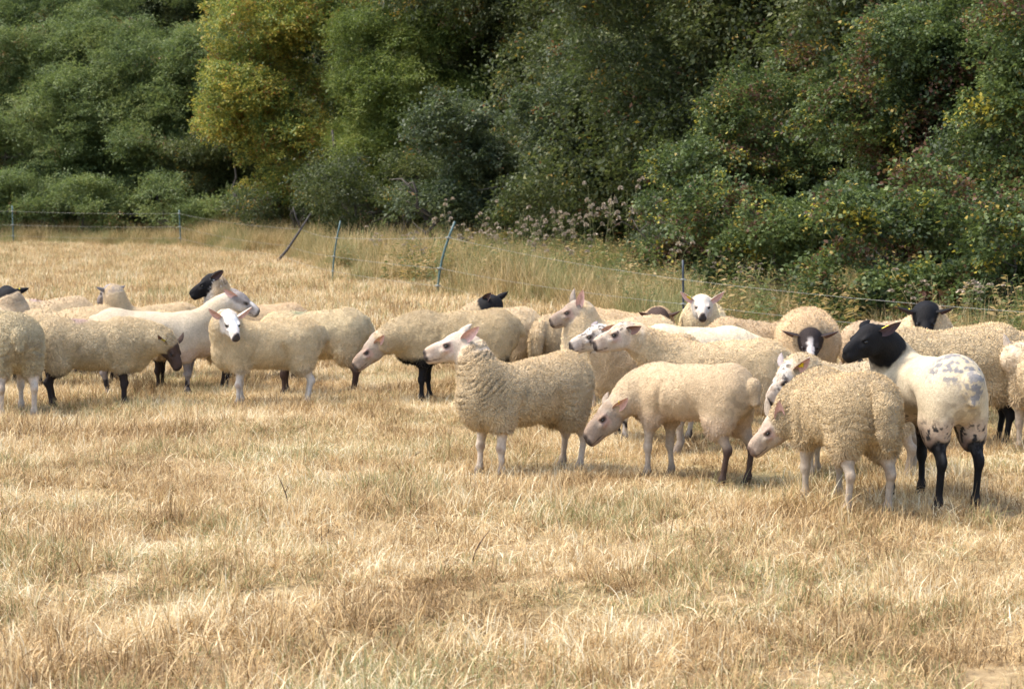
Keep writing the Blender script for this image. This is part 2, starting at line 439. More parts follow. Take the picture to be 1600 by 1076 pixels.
# ------------------------------------------------------------------ grass
def blade_mat(name, stops, green, trans=.3):
    m = NT(name)
    geo = m.n('ShaderNodeNewGeometry').outputs['Position']
    r = m.n('ShaderNodeAttribute', attribute_name='rnd').outputs['Fac']
    h = m.n('ShaderNodeAttribute', attribute_name='hgt').outputs['Fac']
    a = m.noise(geo, 1.1, 3, .6); b = m.noise(geo, 4.5, 2, .6)
    f = m.math('ADD', m.math('MULTIPLY', m.math('SUBTRACT', a, .5), 1.7), m.math('MULTIPLY', m.math('SUBTRACT', b, .5), .9))
    f = m.math('ADD', m.math('ADD', f, m.math('MULTIPLY', m.math('SUBTRACT', r, .5), .9)), .5)
    col = m.ramp(f, stops)
    off = m.n('ShaderNodeVectorMath', {0: geo, 1: (31., 17., 0)}, operation='ADD').outputs[0]
    gn = m.n('ShaderNodeMapRange', {0: m.noise(off, .8, 4, .65), 1: .46, 2: .70}).outputs[0]
    r2 = m.math('FRACT', m.math('MULTIPLY', r, 23.7))
    gm = m.math('LESS_THAN', r2, m.math('MULTIPLY', gn, green))
    col = m.mix(m.math('MULTIPLY', gm, .85), col, (.25, .255, .10))
    d = m.n('ShaderNodeBsdfPrincipled', {'Base Color': col, 'Roughness': .6, 'Specular IOR Level': .3})
    t = m.n('ShaderNodeBsdfTranslucent', {'Color': col})
    m.surf(m.n('ShaderNodeMixShader', {0: trans, 1: d.outputs[0], 2: t.outputs[0]}).outputs[0])
    return m.m
STRAW = [(.02, (.19, .12, .05)), (.28, (.38, .25, .115)), (.52, (.58, .405, .19)), (.78, (.72, .575, .33)), (1, (.82, .74, .52))]
M_GRASS = blade_mat('straw', STRAW, .62)
M_MARGIN = blade_mat('margin_straw', [(.05, (.16, .12, .045)), (.4, (.30, .23, .09)), (.7, (.50, .37, .17)), (1, (.68, .52, .28))], 1.3)

def tuft_mesh(name, mat, n, R, L, w, lean, seed, seg=3, heads=0):
    r = np.random.default_rng(seed)
    Vs = []; Fs = []; A = []; Hh = []; k = 0
    for i in range(n):
        a = r.uniform(0, 6.28); q = R * np.sqrt(r.uniform()); p = np.array([np.cos(a) * q, np.sin(a) * q, -.01])
        le = L * r.uniform(.45, 1.25); dr = r.uniform(0, 6.28)
        ln = abs(r.normal(lean, lean * .6)); u = np.array([np.cos(dr), np.sin(dr), 0])
        side = np.array([-np.sin(dr + r.normal(0, .8)), np.cos(dr), 0]); side /= np.linalg.norm(side)
        rd = r.uniform(); W = w * r.uniform(.6, 1.3)
        for j in range(seg + 1):
            t = j / seg
            ang = ln * (.35 + 1.1 * t)
            p0 = p + u * le * t * math.sin(min(ang, 1.5)) * .9 + np.array([0, 0, 1]) * le * t * math.cos(min(ang, 1.45))
            ww = W * (1 - t * .85) * .5
            Vs += [p0 - side * ww, p0 + side * ww]; A += [rd, rd]; Hh += [t, t]
            if j: Fs.append((k + 2 * j - 2, k + 2 * j - 1, k + 2 * j + 1, k + 2 * j))
        k += 2 * (seg + 1)
    return np_mesh(name, np.array(Vs), np.array(Fs), mat, True, {'rnd': ('FLOAT', A), 'hgt': ('FLOAT', Hh)})
near = source('turf_tuft', [tuft_mesh('turf_tuft', M_GRASS, 95, .14, .10, .0052, .95, 40 + i) for i in range(4)]     # matted
              + [tuft_mesh('turf_tuft', M_GRASS, 62, .12, .14, .0055, .60, 50 + i, 4) for i in range(4)]     # upright
              + [tuft_mesh('turf_tuft', M_GRASS, 130, .09, .15, .0040, .85, 60 + i, 4) for i in range(3)]     # mounded tussock
              + [tuft_mesh('turf_tuft', M_GRASS, 9, .12, .21, .0036, .5, 70 + i, 5) for i in range(4)])    # few long stalks
far = source('field_tuft', [tuft_mesh('field_tuft', M_GRASS, 80, .26, .13, .011, .6, 80 + i, 2) for i in range(5)])
margin = source('margin_tuft', [tuft_mesh('margin_tuft', M_MARGIN, 60, .20, .55, .010, .32, 90 + i, 4) for i in range(4)]
                + [tuft_mesh('margin_tuft', M_MARGIN, 50, .25, .30, .010, .5, 96 + i, 3) for i in range(3)])

def fan(n, y0, y1, mpx=140, pw=1.0):
    """random ground points in the wedge the camera sees, with a margin at each side"""
    y = np.sqrt(rng.uniform(y0 ** 2, y1 ** 2, n))
    hw = (800 + mpx) / FPX * y + .8
    x = rng.uniform(-1, 1, n) * hw
    return x, y
# near turf
x, y = fan(14500, 5.2, 19.5)
P2 = np.stack([x, y, 0 * x], 1)
z = gh(x, y)
nz = fbm(P2, .9, 21, 3); nz2 = noise(P2, 2.3, 31)
u = rng.uniform(size=len(x))
idx = np.where(u < .66 - nz * .5, rng.integers(0, 4, len(x)), rng.integers(4, 8, len(x)))
idx = np.where((nz2 < -.45) & (u < .35), rng.integers(8, 11, len(x)), idx)
idx = np.where(rng.uniform(size=len(x)) < .045, rng.integers(11, 15, len(x)), idx)
s = (1.0 + .25 * nz) * rng.uniform(.75, 1.2, len(x))
sz = .72 * s * (1 + .25 * nz) * rng.uniform(.75, 1.15, len(x))
rot = np.stack([rng.normal(0, .12, len(x)), rng.normal(0, .12, len(x)), rng.uniform(0, 6.28, len(x))], 1)
scatter('turf_grass', np.stack([x, y, z], 1), rot, np.stack([s, s, sz], 1), idx, near, kind='stuff',
        label='short dry straw coloured grass with greener patches around the flock', category='grass')
# field beyond
x, y = fan(30000, 18.8, 78, 200)
k = y < hedge_y(x) + 1.5
x, y = x[k], y[k]
s = rng.uniform(.8, 1.4, len(x)) * (1 + .2 * fbm(np.stack([x, y, 0 * x], 1), .4, 8, 2))
rot = np.stack([rng.normal(0, .1, len(x)), rng.normal(0, .1, len(x)), rng.uniform(0, 6.28, len(x))], 1)
scatter('field_grass', np.stack([x, y, gh(x, y)], 1), rot, np.stack([s, s, s], 1), rng.integers(0, 5, len(x)), far, kind='stuff',
        label='bleached grass of the field stretching back to the hedge', category='grass')
# fence line: x(px), distance
FENCE = [(-120, 64), (20, 62.5), (282, 59), (470, 48), (522, 36), (688, 32), (1068, 22.5), (1640, 17.2), (2000, 14.5)]
fx = np.array([X_at(p, d) for p, d in FENCE]); fy = np.array([d for p, d in FENCE])
def fence_y(x): return np.interp(x, fx, fy)
x = rng.uniform(-20, 9, 60000); f = fence_y(x); hd = hedge_y(x)
y = f + rng.uniform(-.6, 1, len(x)) * (hd + 1.5 - f)
P2 = np.stack([x, y, 0 * x], 1)
g = fbm(P2, .6, 77, 3)
k = (y > f - .5) & (g > -.25) & (rng.uniform(size=len(x)) < np.where(x < -5, .6, np.interp(x, [-2, 0, 3, 6], [.38, .6, .6, .3])))
x, y, g, f = x[k], y[k], g[k], f[k]
s = rng.uniform(.6, 1.2, len(x)) * (1 + .5 * g) * np.clip((y - f + .9) / 1.6, .35, 1.15) * np.where(x < -3.5, .9, 1.0) * np.interp(x, [0, 1.5, 3], [1, .7, .62])
rot = np.stack([rng.normal(0, .15, len(x)), rng.normal(0, .15, len(x)), rng.uniform(0, 6.28, len(x))], 1)
scatter('margin_grass', np.stack([x, y, gh(x, y)], 1), rot, np.stack([s, s, s], 1), rng.integers(0, 7, len(x)), margin, kind='stuff',
        label='tall uncut dry grass between the wire fence and the hedge', category='grass')

# leafy green weeds among the tall dry grass
herb_m = G('herb_leaf', [(.1, (.06, .075, .025)), (.5, (.11, .14, .045)), (.9, (.19, .20, .07))], [(1.2, 8, .42, .58, (.36, .26, .11), .7)])
def herb(nm, H, seed):
    r = np.random.default_rng(seed); V = []; F = []; A = []
    for s_ in range(6):
        b = np.array([*r.normal(0, .12, 2), 0]); t = b + np.array([*r.normal(0, .14, 2), H * r.uniform(.6, 1.1)]); rd = r.uniform()
        k = len(V); V += [b - (.004, 0, 0), b + (.004, 0, 0), t + (.002, 0, 0), t - (.002, 0, 0)]; F.append((k, k + 1, k + 2, k + 3)); A += [rd] * 4
        for q in np.linspace(.1, 1, 22):
            p = b * (1 - q) + t * q; a = r.uniform(0, 6.28); u = np.array([math.cos(a), math.sin(a), r.uniform(-.2, .7)]); v = np.array([-u[1], u[0], r.normal(0, .3)]); L = r.uniform(.05, .13) * (1.2 - .6 * q)
            k = len(V); V += [p, p + u * L * .45 + v * L * .2, p + u * L - np.array([0, 0, L * .2]), p + u * L * .45 - v * L * .2]; F.append((k, k + 1, k + 2, k + 3)); A += [r.uniform()] * 4
    return np_mesh(nm, np.array(V), np.array(F), herb_m, False, {'rnd': ('FLOAT', A)})
herbs = source('herb', [herb('herb', .62, 200 + i) for i in range(5)])
n = 1150
x = rng.uniform(-5, 9, n); f = fence_y(x); hd = hedge_y(x); y = f + rng.uniform(.02, 1, n) ** .8 * (hd + 1 - f)
g = fbm(np.stack([x, y, 0 * x], 1), .9, 177, 2); k = (g > -.05) & (rng.uniform(size=n) < np.interp(x, [-5, -2, 9], [.2, 1, 1]))
x, y = x[k], y[k]; n = len(x); s = rng.uniform(.6, 1.35, n)
scatter('leafy_weeds', np.stack([x, y, gh(x, y)], 1), np.stack([rng.normal(0, .1, n), rng.normal(0, .1, n), rng.uniform(0, 6.28, n)], 1), np.stack([s, s, s], 1),
        rng.integers(0, 5, n), herbs, kind='stuff', label='low leafy green weeds growing through the tall dry grass by the hedge', category='weeds')

# ------------------------------------------------------------------ weeds with pale fluffy seed heads along the fence
ms = NT('weed_stem'); gg = ms.n('ShaderNodeNewGeometry').outputs['Position']
ms.surf(ms.n('ShaderNodeBsdfPrincipled', {'Base Color': ms.ramp(ms.noise(gg, 6, 3), [(.35, (.10, .12, .04)), (.7, (.26, .22, .10))]), 'Roughness': .8}).outputs[0])
mf = NT('seed_fluff'); gg = mf.n('ShaderNodeNewGeometry').outputs['Position']
mf.surf(mf.n('ShaderNodeBsdfPrincipled', {'Base Color': mf.ramp(mf.noise(gg, 30, 3), [(.35, (.30, .24, .17)), (.65, (.54, .46, .35))]), 'Roughness': 1}).outputs[0])
ml = G('weed_leaf', [(.1, (.05, .075, .022)), (.5, (.095, .135, .04)), (.9, (.17, .19, .06))])
def weed(H, seed):
    r = np.random.default_rng(seed)
    st = Mesher(); fl = []; lv = []
    nst = r.integers(2, 4)
    for s in range(nst):
        b = np.array([*r.normal(0, .06, 2), -.03]); top = np.array([*r.normal(0, .16, 2), H * r.uniform(.75, 1)])
        pth = [b * (1 - q) + top * q + np.array([0.06 * math.sin(q * 3 + s), 0, 0]) for q in np.linspace(0, 1, 6)]
        V, F = tube(pth, [.008, .007, .006, .005, .004, .003], 4); st.add(V, F)
        for k in range(r.integers(3, 6)):
            q = r.uniform(.62, 1.0); p = b * (1 - q) + top * q
            tip = p + np.array([*r.normal(0, .09, 2), r.uniform(.03, .12)])
            V, F = tube([p, (p + tip) / 2, tip], [.003, .003, .002], 3); st.add(V, F)
            fl.append(tip)
        for k in range(16):
            q = r.uniform(.1, .85); lv.append(b * (1 - q) + top * q)
    Vf, Ff = [], []
    for c in fl:                                   # each head: a burst of downy barbs
        n = 46; d = r.normal(size=(n, 3)); d /= np.linalg.norm(d, axis=1)[:, None]; d[:, 2] = abs(d[:, 2]) * 1.1 - .3
        t = np.cross(d, r.normal(size=(n, 3))); t /= np.linalg.norm(t, axis=1)[:, None]
        R = r.uniform(.028, .05)
        k0 = len(Vf) * 1
        for i in range(n):
            k0 = len(Vf); p0 = c + d[i] * R * .15; p1 = c + d[i] * R
            Vf += [p0, p1 + t[i] * R * .33, p1 - t[i] * R * .33]; Ff.append((k0, k0 + 1, k0 + 2))
    Vl, Fl, A = [], [], []
    for p in lv:
        a = r.uniform(0, 6.28); u = np.array([math.cos(a), math.sin(a), r.uniform(-.3, .5)]); v = np.cross(u, [0, 0, 1]); L = r.uniform(.07, .14)
        k0 = len(Vl); Vl += [p, p + u * L * .4 + v * .014, p + u * L - np.array([0, 0, .02]), p + u * L * .4 - v * .014]; Fl.append((k0, k0 + 1, k0 + 2, k0 + 3)); A += [r.uniform()] * 4
    return (st.mesh('stem', ms.m), np_mesh('seed_head', np.array(Vf), np.array(Ff), mf.m, False),
            np_mesh('leaves', np.array(Vl), np.array(Fl), ml, False, {'rnd': ('FLOAT', A)}))
wm = [weed(1.25, 5 + i) for i in range(5)]
WEEDS = [(600, 352, 40, .9), (640, 356, 41, .7), (692, 318, 40, 1.0), (716, 335, 38, 1.0), (750, 312, 40, 1.1), (770, 352, 37, .8), (800, 322, 37, 1.1),
         (812, 362, 34, .75), (832, 326, 38, 1.1), (868, 318, 37, 1.15), (893, 330, 36, 1.1), (912, 322, 38, 1.15), (935, 283, 35, 1.5), (950, 300, 35, 1.4), (975, 292, 36, 1.45),
         (1000, 290, 35, 1.45), (1022, 288, 36, 1.5), (905, 372, 31, .9), (1090, 300, 33, 1.2), (1105, 318, 31, 1.2), (1140, 398, 27, .85), (1165, 402, 26, .85),
         (660, 372, 36, .7), (545, 378, 42, .6), (1435, 420, 22, .8), (1520, 430, 21, .8), (840, 350, 34, .8), (1050, 340, 31, 1.0)]
ORD = ('leftmost', 'second from the left', 'third from the left', 'fourth from the left', 'fifth from the left', 'sixth from the left', 'seventh from the left', 'rightmost')
seen = {}
for i, (px, py, d, hh) in enumerate(sorted(WEEDS)):
    p = at_y(px, py, d); zt = max(.5, p.z - float(gh(p.x, d)[0]))
    side = 'behind the tall green post' if px < 780 else ('in the dark recess beside the bramble' if px > 900 and px < 1060 else ('below the bluish oak' if px <= 900 else 'at the foot of the bramble bank'))
    j = seen.get(side, 0); seen[side] = j + 1
    t = thing('seed_head_weed', 'fluffy seed head weed, ' + ORD[min(j, 7)] + ' one ' + side, 'weed', (p.x, d, float(gh(p.x, d)[0])), i * 1.7, 'fluffy weeds along the fence ' + side)
    t.scale = (1, 1, zt / 1.25)
    a, b, c = wm[i % 5]
    link('stem', a, t); link('seed_head', b, t, kind='stuff'); link('foliage', c, t, kind='stuff')
# small dark dead stalks standing in the near turf
mk = NT('dead_stalk'); mk.surf(mk.n('ShaderNodeBsdfPrincipled', {'Base Color': (.10, .06, .035, 1), 'Roughness': .9}).outputs[0])
for i, (px, py, h, ln, lb) in enumerate([(66, 690, .075, .1, 'dark dead stalk standing below the leftmost woolly rump'), (90, 686, .09, .35, 'slanting dark dead stalk beside the leftmost stalk'),
        (452, 796, .13, -.3, 'thin brown stalk leaning left in open grass'), (740, 775, .075, .1, 'short dark stalk under the alert pale sheep'),
        (638, 722, .05, 1.1, 'bent brown stalk left of the alert pale sheep'), (735, 892, .11, .5, 'brown stalk slanting in the foreground grass')]):
    g = on_ground(px, py); z = float(gh(g.x, g.y)[0])
    mm = Mesher(); V, F = tube([(0, 0, -.02), (ln * h * .4, 0, h * .5), (ln * h, 0, h), (ln * h * 1.5, .01, h * 1.3)], [.0035, .003, .0025, .001], 5); mm.add(V, F)
    V, F = tube([(ln * h * .5, 0, h * .6), (ln * h * .5 + .015, .0, h * .9)], [.002, .001], 4); mm.add(V, F)
    o = thing('dead_stalk', lb, 'stalk', (g.x, g.y, z), 0, 'dead stalks in the turf', mm.mesh('dead_stalk', mk.m))

# ------------------------------------------------------------------ electric fence
def plastic(name, c, rough=.5):
    m = NT(name); oc = m.n('ShaderNodeTexCoord').outputs['Object']
    col = m.mix(m.math('MULTIPLY', m.noise(oc, 9, 4, .7), .8), c, tuple(v * .45 + .03 for v in c))
    m.surf(m.n('ShaderNodeBsdfPrincipled', {'Base Color': col, 'Roughness': rough}).outputs[0]); return m.m
M_PG = plastic('faded_green_plastic', (.06, .13, .125)); M_PB = plastic('dark_plastic', (.02, .03, .045)); M_WIRE = plastic('pale_wire', (.34, .34, .30), .5)
M_CLIP = plastic('clip', (.25, .27, .24)); M_STK = plastic('dark_wood', (.06, .05, .045), .8)
WPTS = {}
def post(label, b, t, d, r, mat, wires, bend=.0):
    """b, t: photo pixels of foot and top; wires: heights 0..1 along the post"""
    pb = on_ground(*b) if d is None else Vector((X_at(b[0], d), d, 0)); Y = pb.y
    pb = Vector((pb.x, Y, float(gh(pb.x, Y)[0])))
    pt = at_y(t[0], t[1], Y)
    loc = pb.copy(); v = pt - pb
    n = 7
    pth = [Vector((v.x * q + bend * math.sin(q * math.pi), 0, v.z * q)) for q in np.linspace(-.05, 1, n)]
    mm = Mesher(); V, F = tube([tuple(p) for p in pth], [r] * n, 8); mm.add(V, F)
    o = thing('fence_post', label, 'fence post', loc, 0, None, mm.mesh('fence_post', mat))
    res = []
    for q in wires:
        p = Vector((v.x * q + bend * math.sin(q * math.pi), 0, v.z * q))
        mc = Mesher(); V, F = tube([tuple(p + Vector((-r * 2.2, -r * .5, 0))), tuple(p + Vector((0, -r * 1.6, .003))), tuple(p + Vector((r * 2.2, -r * .5, 0)))], [r * .7] * 3, 6); mc.add(V, F)
        V, F = tube([tuple(p + Vector((0, -r * .3, -r))), tuple(p + Vector((0, -r * 2.2, r)))], [r * .5] * 2, 5); mc.add(V, F)
        link('clip', mc.mesh('clip', M_CLIP), o)
        res.append(loc + p + Vector((0, -r * 1.8, 0)))
    return res
q0 = post('faded green post at the far left edge of the field', (22, 366), (19, 321), 62.5, .022, M_PG, (.85, .5, .22))
q1 = post('upright pale green post standing before the left hedge', (283, 388), (280, 328), 59, .022, M_PG, (.9, .55, .25))
q2 = post('thin green post leaning right beside the dark leaning stake', (519, 442), (532, 345), 36, .016, M_PG, (.72, .42, .18), -.03)
q3 = post('tall blue green post leaning right in mid fence', (683, 455), (711, 346), 32, .020, M_PG, (.78, .36, .12), -.06)
q4 = post('slim dark post behind the sheep with its ears spread', (1069, 535), (1067, 406), 22.5, .013, M_PB, (.75, .44, .15))
q5 = post('slim dark post past the right edge of the field', (1640, 600), (1642, 468), 17.2, .013, M_PB, (.82, .5, .2))
# dark stake leaning by the fence corner, forked
g = Vector((X_at(427, 44), 44, 0)); a = at_y(470, 358, 44); 
mm = Mesher(); v = a - g
V, F = tube([(0, 0, 0), (v.x * .5, 0, v.z * .5 - .05), (v.x, 0, v.z), (v.x * 1.35, .1, v.z + .35)], [.03, .03, .026, .012], 6); mm.add(V, F)
V, F = tube([(v.x * 1.0, 0, v.z), (v.x * .82, 0, v.z + .28), (v.x * .72, 0, v.z + .5)], [.022, .016, .008], 5); mm.add(V, F)
thing('leaning_stake', 'dark forked stake leaning by the fence corner under the yellow tree', 'stake', g, 0, None, mm.mesh('leaning_stake', M_STK))
corner = [g + Vector((v.x * k, 0, v.z * k)) for k in (1.0, .55, .3)]
LV = ('top', 'middle', 'lowest')
for k in range(3):
    pts = [q0[k] + Vector((-8, 2, 0)), q0[k], q1[k], corner[k], q2[k], q3[k], q4[k], q5[k]]
    full = []
    for a, b in zip(pts[:-1], pts[1:]):
        L = (b - a).length
        for q in np.linspace(0, 1, 9)[:-1]:
            p = a.lerp(b, q); p = p + Vector((0, 0, -.012 * L * 4 * q * (1 - q) * .35)); full.append(tuple(p))
    full.append(tuple(pts[-1]))
    base = Vector(full[0])
    rad = [.0022 if p[1] > 30 else .0017 for p in full]
    mm = Mesher(); V, F = tube([tuple(Vector(p) - base) for p in full], rad, 5); mm.add(V, F)
    thing('fence_wire', LV[k] + ' pale wire strand strung along the fence posts', 'wire', base, 0, 'strands of the electric fence', mm.mesh('fence_wire', M_WIRE))
# ------------------------------------------------------------------ sheep: one implicit surface per animal, polygonised here
def surface_nets(D, org, h):
    S = D < 0
    nx, ny, nz = D.shape
    edges = [((0,0,0),(1,0,0)),((0,1,0),(1,1,0)),((0,0,1),(1,0,1)),((0,1,1),(1,1,1)),
             ((0,0,0),(0,1,0)),((1,0,0),(1,1,0)),((0,0,1),(0,1,1)),((1,0,1),(1,1,1)),
             ((0,0,0),(0,0,1)),((1,0,0),(1,0,1)),((0,1,0),(0,1,1)),((1,1,0),(1,1,1))]
    cnt = np.zeros((nx-1, ny-1, nz-1), np.int8)
    for a in (0,1):
        for b in (0,1):
            for c in (0,1): cnt += S[a:nx-1+a, b:ny-1+b, c:nz-1+c]
    act = np.argwhere((cnt > 0) & (cnt < 8))
    vid = -np.ones((nx-1, ny-1, nz-1), np.int32); vid[act[:,0], act[:,1], act[:,2]] = np.arange(len(act))
    acc = np.zeros((len(act), 3)); num = np.zeros(len(act))
    for a, b in edges:
        ia = act + a; ib = act + b
        da = D[ia[:,0], ia[:,1], ia[:,2]]; db = D[ib[:,0], ib[:,1], ib[:,2]]
        k = (da < 0) != (db < 0)
        t = np.where(k, da / np.where(k, da - db, 1), 0)
        p = np.array(a)[None] + t[:,None] * (np.array(b) - np.array(a))[None]
        acc += p * k[:,None]; num += k
    V = (act + acc / num[:,None]) * h + org
    F = []
    for ax in range(3):
        sl0 = [slice(1, -1)] * 3; sl1 = [slice(1, -1)] * 3
        sl0[ax] = slice(0, -1); sl1[ax] = slice(1, None)
        A = S[tuple(sl0)]; B = S[tuple(sl1)]
        e = np.argwhere(A != B); fl = A[e[:,0], e[:,1], e[:,2]]
        off = np.array([1, 1, 1]); off[ax] = 0
        e = e + off
        u, w = [(1, 2), (2, 0), (0, 1)][ax]
        def vv(du, dw):
            q = e.copy(); q[:, u] -= du; q[:, w] -= dw
            return vid[q[:,0], q[:,1], q[:,2]]
        quad = np.stack([vv(1, 1), vv(0, 1), vv(0, 0), vv(1, 0)], 1)
        quad[~fl] = quad[~fl][:, ::-1]
        F.append(quad)
    F = np.vstack(F)
    return V, F[(F >= 0).all(1)]

class Implicit:
    """smooth union of rounded parts; each part carries a material label"""
    def __init__(s, h): s.h = h; s.pr = []
    def cap(s, a, b, ra, rb, lab, k=.03, sq=(1, 1, 1)): s.pr.append(('c', np.array(a, float), np.array(b, float), ra, rb, lab, k, np.array(sq, float)))
    def ell(s, c, r, lab, k=.03, M=None): s.pr.append(('e', np.array(c, float), np.array(r, float), M, None, lab, k, None))
    def dist(s, P, pr):
        ty, a, b, ra, rb, lab, k, sq = pr
        if ty == 'c':
            ba = b - a; pa = P - a
            h = np.clip((pa @ ba) / max(ba @ ba, 1e-9), 0, 1)
            q = (pa - h[..., None] * ba) / sq
            return np.sqrt((q * q).sum(-1)) - (ra + (rb - ra) * h)
        q = P - a
        if ra is not None: q = q @ ra            # ra: matrix with columns = local axes
        k0 = np.sqrt(((q / b) ** 2).sum(-1)); k1 = np.sqrt(((q / (b * b)) ** 2).sum(-1)) + 1e-9
        return k0 * (k0 - 1) / k1
    def bounds(s, pr):
        ty, a, b, ra, rb, *_ = pr
        if ty == 'c': r = max(ra, rb) * max(1, pr[7].max()); return np.minimum(a, b) - r, np.maximum(a, b) + r
        r = b.max() if ra is not None else b
        return a - r, a + r
    def build(s):
        lo = np.min([s.bounds(p)[0] for p in s.pr], 0) - 3 * s.h; hi = np.max([s.bounds(p)[1] for p in s.pr], 0) + 3 * s.h
        n = np.ceil((hi - lo) / s.h).astype(int) + 1
        D = np.full(n, .25, np.float32)
        ax = [lo[i] + np.arange(n[i]) * s.h for i in range(3)]
        for p in s.pr:
            k = p[6]; l, u = s.bounds(p); m = k + 2 * s.h
            i0 = np.maximum(((l - m - lo) / s.h).astype(int), 0); i1 = np.minimum(((u + m - lo) / s.h).astype(int) + 2, n)
            sl = tuple(slice(a, b) for a, b in zip(i0, i1))
            P = np.stack(np.meshgrid(*[ax[i][sl[i]] for i in range(3)], indexing='ij'), -1)
            d = s.dist(P, p); cur = D[sl]
            h = np.clip(k - np.abs(cur - d), 0, None) / k
            D[sl] = np.minimum(cur, d) - h * h * k * .25
        V, F = surface_nets(D, lo, s.h)
        labs = sorted({p[5] for p in s.pr}); 
        dm = {l: np.full(len(V), 9.) for l in labs}
        for p in s.pr: dm[p[5]] = np.minimum(dm[p[5]], s.dist(V, p))
        E = {l: np.exp(-dm[l] / .010) for l in labs}; T = sum(E.values())
        return V, F, {l: E[l] / T for l in labs}

def vnormals(V, F):
    n = np.cross(V[F[:, 2]] - V[F[:, 0]], V[F[:, 3]] - V[F[:, 1]])
    N = np.zeros_like(V)
    for k in range(4):
        for c in range(3): N[:, c] += np.bincount(F[:, k], n[:, c], len(V))
    return N / (np.linalg.norm(N, axis=1)[:, None] + 1e-12)

# materials of the animals
def coat_mat(name, bump, crack=.0):
    m = NT(name)
    oc = m.n('ShaderNodeTexCoord').outputs['Object']
    col = m.n('ShaderNodeAttribute', attribute_name='col').outputs['Color']
    w = m.n('ShaderNodeAttribute', attribute_name='wool').outputs['Fac']
    dst = m.n('ShaderNodeTexNoise', {'Vector': oc, 'Scale': 9, 'Detail': 3}).outputs[1]
    warp = m.n('ShaderNodeVectorMath', {0: oc, 1: m.n('ShaderNodeVectorMath', {0: dst, 1: (.10, .10, .10)}, operation='MULTIPLY').outputs[0]}, operation='ADD').outputs[0]
    st = m.n('ShaderNodeMapping', {'Vector': warp, 'Scale': (1.15, 1, .62)}).outputs[0]
    cr = m.n('ShaderNodeTexVoronoi', {'Vector': st, 'Scale': 74}, feature='DISTANCE_TO_EDGE').outputs['Distance']
    cr = m.n('ShaderNodeMapRange', {0: cr, 1: 0.0, 2: .16}).outputs[0]
    fine = m.noise(oc, 170, 3, .75); mid = m.noise(oc, 28, 4, .65)
    st2 = m.n('ShaderNodeMapping', {'Vector': warp, 'Scale': (1, 1.2, .8)}).outputs[0]
    c2 = m.n('ShaderNodeTexVoronoi', {'Vector': st2, 'Scale': 27}, feature='DISTANCE_TO_EDGE').outputs['Distance']
    c2 = m.math('MULTIPLY', m.n('ShaderNodeMapRange', {0: c2, 1: 0.0, 2: .10}).outputs[0], crack)
    f = m.math('ADD', m.math('MULTIPLY', cr, .48), c2); f = m.math('ADD', f, m.math('MULTIPLY', fine, .9)); f = m.math('ADD', f, m.math('MULTIPLY', mid, .5))
    hair = m.noise(m.n('ShaderNodeMapping', {'Vector': oc, 'Scale': (1, 1, .35)}).outputs[0], 130, 3, .7)
    ht = m.n('ShaderNodeMix', {0: w, 2: m.math('MULTIPLY', hair, .35), 3: f}, data_type='FLOAT').outputs[0]
    bp = m.n('ShaderNodeBump', {'Height': ht, 'Strength': bump, 'Distance': .0125})
    var = m.n('ShaderNodeMapRange', {0: m.noise(oc, 75, 5, .8), 1: .3, 2: .7, 3: .74, 4: 1.14}).outputs[0]
    col2 = m.mix(1.0, col, m.n('ShaderNodeCombineColor', {0: var, 1: var, 2: var}).outputs[0], 'MULTIPLY')
    b = m.n('ShaderNodeBsdfPrincipled', {'Base Color': col2, 'Roughness': m.math('ADD', m.math('MULTIPLY', w, .20), .72), 'Specular IOR Level': .14, 'Normal': bp.outputs[0],
            'Sheen Weight': m.math('MULTIPLY', w, .22), 'Sheen Roughness': .5, 'Sheen Tint': (1, .93, .8, 1)})
    m.surf(b.outputs[0]); return m.m
M_COAT = coat_mat('coat', 1.0); M_DEEP = coat_mat('coat_cracked', 1.0, 1.0)
m = NT('fleece_locks')
nr = m.n('ShaderNodeAttribute', attribute_name='nrm').outputs['Vector']
nw = m.n('ShaderNodeVectorTransform', {0: nr}, vector_type='NORMAL', convert_from='OBJECT', convert_to='WORLD').outputs[0]
gn_ = m.n('ShaderNodeNewGeometry').outputs['Normal']
nm_ = m.n('ShaderNodeVectorMath', {0: m.n('ShaderNodeMix', {0: .55, 4: nw, 5: gn_}, data_type='VECTOR').outputs[1]}, operation='NORMALIZE').outputs[0]
m.surf(m.n('ShaderNodeBsdfDiffuse', {'Color': m.n('ShaderNodeAttribute', attribute_name='col').outputs['Color'], 'Normal': nm_}).outputs[0])
M_LOCK = m.m
m = NT('eye'); m.surf(m.n('ShaderNodeBsdfPrincipled', {'Base Color': (.012, .009, .006, 1), 'Roughness': .15}).outputs[0]); M_EYE = m.m
m = NT('yellow_tag'); m.surf(m.n('ShaderNodeBsdfPrincipled', {'Base Color': (.80, .66, .03, 1), 'Roughness': .4}).outputs[0]); M_TAG = m.m
def ball(name, r, mat, seg=12):
    th = np.linspace(0, np.pi, seg // 2 + 1); ph = np.linspace(0, 2 * np.pi, seg, endpoint=False)
    V = np.array([(r * math.sin(t) * math.cos(p), r * math.sin(t) * math.sin(p), r * math.cos(t)) for t in th for p in ph])
    F = np.array([(i * seg + j, (i + 1) * seg + j, (i + 1) * seg + (j + 1) % seg, i * seg + (j + 1) % seg) for i in range(seg // 2) for j in range(seg)])
    return np_mesh(name, V, F, mat)
ME_EYE = ball('eye', .0120, M_EYE)
